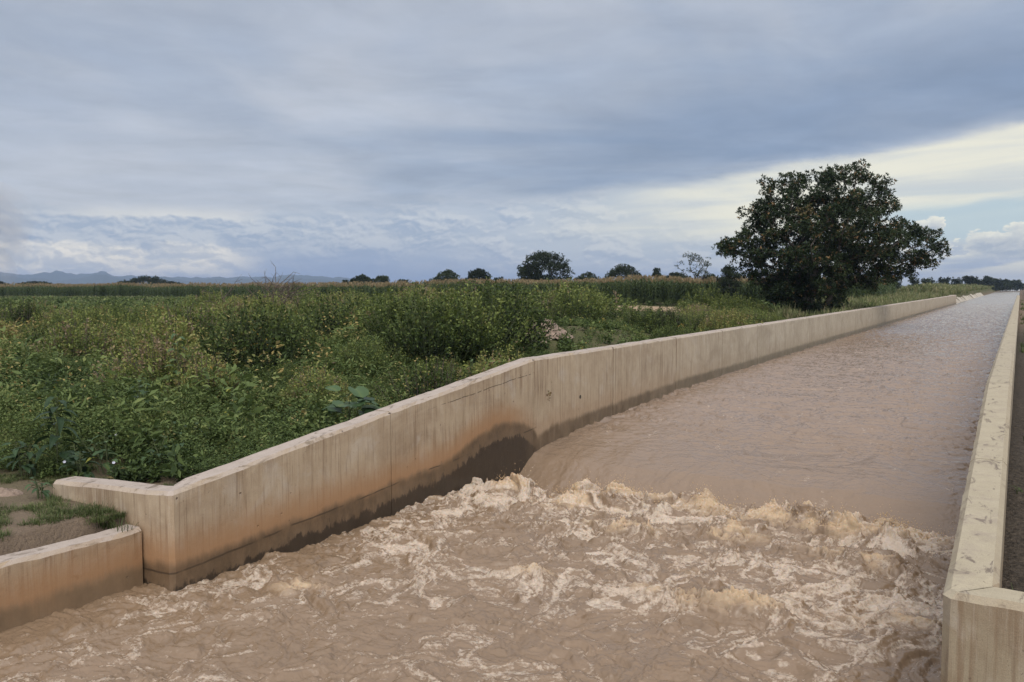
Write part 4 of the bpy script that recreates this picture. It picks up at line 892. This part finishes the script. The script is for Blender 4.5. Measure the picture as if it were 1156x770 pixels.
x, y = hp(118, 12.4); herb(x, y, .66, 28, .27, .11, 'bushy plant with long pointed leaves just above the left end of the tall wall', 4, .5, stems=3)
x, y = hp(86, 11.6); herb(x, y, .55, 26, .26, .15, 'dark green low plant rising behind the left end of the tall wall', 5, .25, stems=3)
x, y = hp(22, 12.0); herb(x, y, .55, 28, .24, .12, 'low leafy plant at the left edge by the bare soil', 6, .32, stems=3)
x, y = hp(38, 10.8); herb(x, y, .30, 18, .13, .07, 'small leafy sprig growing on the bare soil left of the tall wall', 7, .35, stems=3)
x, y = hp(160, 12.6); herb(x, y, .55, 26, .16, .09, 'bright green leafy plant close behind the short end of the tall wall', 8, .7, stems=3)
x, y = hp(152, 14.5); herb(x, y, 1.10, 20, .26, .13, 'leggy plant with yellowing drooping leaves in the middle of the weeds', 9, .55)
x, y = hp(200, 17.5); herb(x, y, 1.55, 24, .26, .15, 'tall pale leaved plant standing above the weeds near the shaded hollow', 10, .62)
x, y = hp(262, 15.2); herb(x, y, .95, 22, .26, .09, 'plant with long yellow green hanging leaves in the weeds, right of the leggy one', 11, .75, stems=2)
x, y = hp(186, 12.5); herb(x, y, .55, 24, .14, .11, 'dark round leaved plant right behind the corner of the wall', 12, .35, stems=4)
x, y = hp(205, 13.6); herb(x, y, .65, 34, .15, .09, 'dense dark leafy plant behind the wall, just right of its corner', 16, .28, stems=5)
x, y = hp(345, 18.0); herb(x, y, 1.05, 26, .22, .08, 'feathery fresh green plant in the weeds left of the gourd', 13, .62, stems=3)
x, y = hp(530, 19.5); herb(x, y, 1.05, 22, .24, .10, 'slender light green plant in front of the dark bushes near the bend', 14, .62, stems=2)
x, y = hp(548, 20.5); herb(x, y, .85, 22, .22, .09, 'light green sprawling plant close to the bend of the wall', 15, .66, stems=3)
# gourd with big round leaves looking over the wall
for px, dd, L_, tb in ((391, 15.0, .34, .45),):
    x, y = XL - TW - .85, None
    ys_ = np.linspace(8, 15, 200); pxs = np.array([azd(x, v_)[0] for v_ in ys_]); y = float(ys_[np.argmin(abs(pxs - px))])
    herb(x, y, float(ztl(y)) - gz(x, y) + .16, 18, L_, L_ * .95, 'gourd plant with large round green leaves leaning on the top of the wall', 21, .50, heart=True, name='gourd_plant', droop=.35, stems=3)
# white flowered weeds
mPet, t, o = material('white_petals'); b = principled(t, (.55, .55, .60), .6); t.l.new(b.outputs[0], o.inputs[0])
fls = [(127, 494, 13.2, 'white flower low in the weeds, leftmost of the bright ones'), (224, 490, 14.4, 'white flower in the weeds above the wall corner'), (234, 486, 14.6, 'smaller white flower just right of the one above the wall corner'), (266, 490, 15.0, 'white flower near the wall, left of a paler twin'), (272, 495, 15.0, 'pale flower close to the wall, right of its twin'), (253, 507, 14.6, 'dim white flower nearest to the sloping wall top'), (108, 441, 19.0, 'tiny white flower high in the left weeds'), (161, 413, 22.0, 'white flower by the shaded hollow'), (67, 539, 11.9, 'small white flower by the left end of the tall wall'), (123, 533, 12.0, 'white flower beside the bushy plant at the tall wall')]
for i, (px, py, d, lab) in enumerate(fls):
    x, y = at(px, d); zt = 3.63 - (py - 322) / F_PX * d * 1.01; g = gz(x, y); h = max(.25, zt - g); e = empty('flowering_weed', (x, y, g)); tag(e, lab, 'flower')
    v, f = tube([(0, 0, -.05), (.04, .02, h * .5), (0, 0, h)], [.006, .005, .003], 5); link('stem', mesh_np('stem', v, f, mStem), e)
    bm = bmesh.new(); c_ = bm.verts.new((0, 0, -.012)); ring = [bm.verts.new((.021 * (1 + .12 * math.cos(5 * a_)) * math.cos(a_), .021 * (1 + .12 * math.cos(5 * a_)) * math.sin(a_), .014)) for a_ in np.linspace(0, 2 * np.pi, 20, endpoint=False)]
    for k in range(20): bm.faces.new((c_, ring[k], ring[(k + 1) % 20]))
    fo = bm_obj('flower', bm, mPet, e); fo.location = (0, 0, h + .01); fo.rotation_euler = (.9, .2 * (i % 3), TH + random.uniform(-.6, .6))

# ---- dead brush on the skyline, earth heaps
def brush(px, d, n, L, lab, seed, h=.5):
    q = np.random.default_rng(seed); x, y = at(px, d); ps = []
    for i in range(n):
        p0 = np.array([q.normal() * L * .35, q.normal() * L * .35, q.uniform(0, h)]); dr = nrm_(np.array([q.normal(), q.normal(), q.uniform(.1, 1.3)])); l_ = L * q.uniform(.5, 1.2); side = q.normal(size=3) * .16 * l_
        p = [p0, p0 + dr * l_ * .35 + side * .4, p0 + dr * l_ * .7 + side, p0 + dr * l_ + side * .6]; ps.append(tube(p, [.022, .016, .011, .005], 4))
        for k in range(3): a_ = p[1 + k % 2]; ps.append(tube([a_, a_ + nrm_(dr + q.normal(size=3) * .6) * l_ * .35], [.009, .004], 3))
    a = join(ps); o_ = link('brush_pile', mesh_np('brush_pile', a[0], a[1], mTwig), None, (x, y, gz(x, y) + h)); tag(o_, lab, 'brush'); return o_
brush(316, 46, 70, 1.25, 'heap of tangled dead branches on the skyline of the thicket', 5, 1.25)
brush(250, 50, 7, 1.5, 'few bare twigs poking up on the skyline, left of the dead branch heap', 6, 1.1)
mHeap, t, o = material('heap_earth'); P = world_pos(t); n_ = t.noise(P, 5, 6, .7)
b = principled(t, t.mix(t.mapr(n_, .3, .7), (.10, .068, .045), (.36, .265, .20)), .95, t.bump(n_, .08)); t.l.new(b.outputs[0], o.inputs[0])
def heap(px, d, rx, ry, h, lab, seed, zo=0):
    x0, y0 = at(px, d); n = 42; g = np.linspace(-1.15, 1.15, n); U, W_ = np.meshgrid(g, g); rr = np.hypot(U, W_); Hh = h * np.clip(1 - rr ** 2.2, -.25, 1) * (1 + .6 * fbm(U * 1.6 + seed, W_ * 1.6, 4)) + .35 * h * billow(U * 4 + seed, W_ * 4, 3)
    V = np.stack([U * rx, W_ * ry, Hh - .05], 2).reshape(-1, 3); i = (np.arange(n - 1)[:, None] * n + np.arange(n - 1)[None]).ravel(); Q = np.stack([i, i + 1, i + 1 + n, i + n], 1)
    o_ = link('earth_heap', mesh_np('earth_heap', V, Q, mHeap, smooth=True), None, (x0, y0, gz(x0, y0) + zo), TH); tag(o_, lab, 'earth heap')
heap(570, 27.5, 1.15, 1.0, .42, 'pale pinkish heap of earth rising from the weeds behind the bend', 3)
heap(614, 28.6, .85, .9, .38, 'smaller browner earth heap right of the pale one', 9)
heap(-5, 11.0, .30, .22, .10, 'small clod of earth on the bare soil at the left edge', 4)

# ---- blue mountains
mM, t, o = material('mountain_slopes'); P = world_pos(t); n_ = t.noise(P, .004, 6, .6)
b = principled(t, t.mix(n_, (.025, .042, .050), (.055, .075, .075)), 1.0); t.l.new(b.outputs[0], o.inputs[0])  # bluish slope colour carries part of the distance haze
pxm = [-300, -60, 0, 30, 65, 90, 115, 135, 160, 200, 250, 300, 340, 375, 420, 480, 560]; ym = [309, 310, 309, 311, 308, 311.5, 308, 312, 312, 313.5, 314, 313, 311.5, 313, 317, 320, 322]
pv = np.linspace(-300, 560, 560); rv = np.linspace(0, 1, 60); PV, RV = np.meshgrid(pv, rv); D_ = 3300 + 1700 * RV; r_ = (PV - 578) / F_PX * D_
ht = 1.15 * (322 - np.interp(PV, pxm, ym)) * 4500 / F_PX + 2.5; rg_ = ht * (.97 + .16 * fbm(PV * .05, RV * 1.5, 4)) * np.exp(-((RV - .72) / .2) ** 2); fr_ = ht * .60 * (1 + .5 * fbm(PV * .022 + 9, RV * 1.2 + 3, 4)) * np.exp(-((RV - .22) / .13) ** 2)
Zm = np.maximum(rg_, fr_) + 3 * billow(PV * .12, RV * 9, 3) - 1.0
Vm = np.stack([FW[0] * D_ + RT[0] * r_, FW[1] * D_ + RT[1] * r_, Zm], 2).reshape(-1, 3); i = (np.arange(59)[:, None] * 560 + np.arange(559)[None]).ravel()
tag(link('mountains', mesh_np('mountains', Vm, np.stack([i, i + 1, i + 561, i + 560], 1), mM, smooth=True)), kind='structure')

# ---- the air
mH = bpy.data.materials.new('haze'); mH.use_nodes = True; t = NT(mH.node_tree); t.n.clear(); o = t.new('ShaderNodeOutputMaterial')
pv_ = t.new('ShaderNodeVolumePrincipled'); t.put(pv_.inputs['Color'], (.54, .68, .93)); pv_.inputs['Density'].default_value = HAZE = 1.6e-4; pv_.inputs['Anisotropy'].default_value = .2; t.l.new(pv_.outputs[0], o.inputs['Volume'])
bm = bmesh.new(); addbox(bm, -9500, 9500, -9500, 9500, -4.2, 105); tag(bm_obj('haze', bm, mH), kind='stuff')
# distance smoke from a field fire at far left

mSm = bpy.data.materials.new('smoke'); mSm.use_nodes = True; t = NT(mSm.node_tree); t.n.clear(); o = t.new('ShaderNodeOutputMaterial')
pv_ = t.new('ShaderNodeVolumePrincipled'); t.put(pv_.inputs['Color'], (.80, .74, .70)); pv_.inputs['Density'].default_value = .010; t.l.new(pv_.outputs[0], o.inputs['Volume'])
x0, y0 = at(10, 640); bm = bmesh.new()
bmesh.ops.create_icosphere(bm, subdivisions=5, radius=1)
for v in bm.verts:
    c_ = np.array(v.co); u = (c_[2] + 1) / 2; n_ = float(fbm(np.array(c_[0] * 1.6 + 3 + c_[2]), np.array(c_[1] * 1.6 + c_[2] * 2.2), 4)); k_ = (5 + 22 * u ** .8) * (1 + .45 * n_)
    rr = math.hypot(c_[0], c_[1]); v.co = Vector((c_[0] * k_ * 1.5 - 34 * u ** 1.4, c_[1] * k_ * 1.5, 92 * u))
so = bm_obj('smoke', bm, mSm); so.location = (x0, y0, .8); so.rotation_euler = (0, 0, TH); tag(so, 'faint brownish smoke drifting up from the fields at far left', 'smoke', kind='stuff')
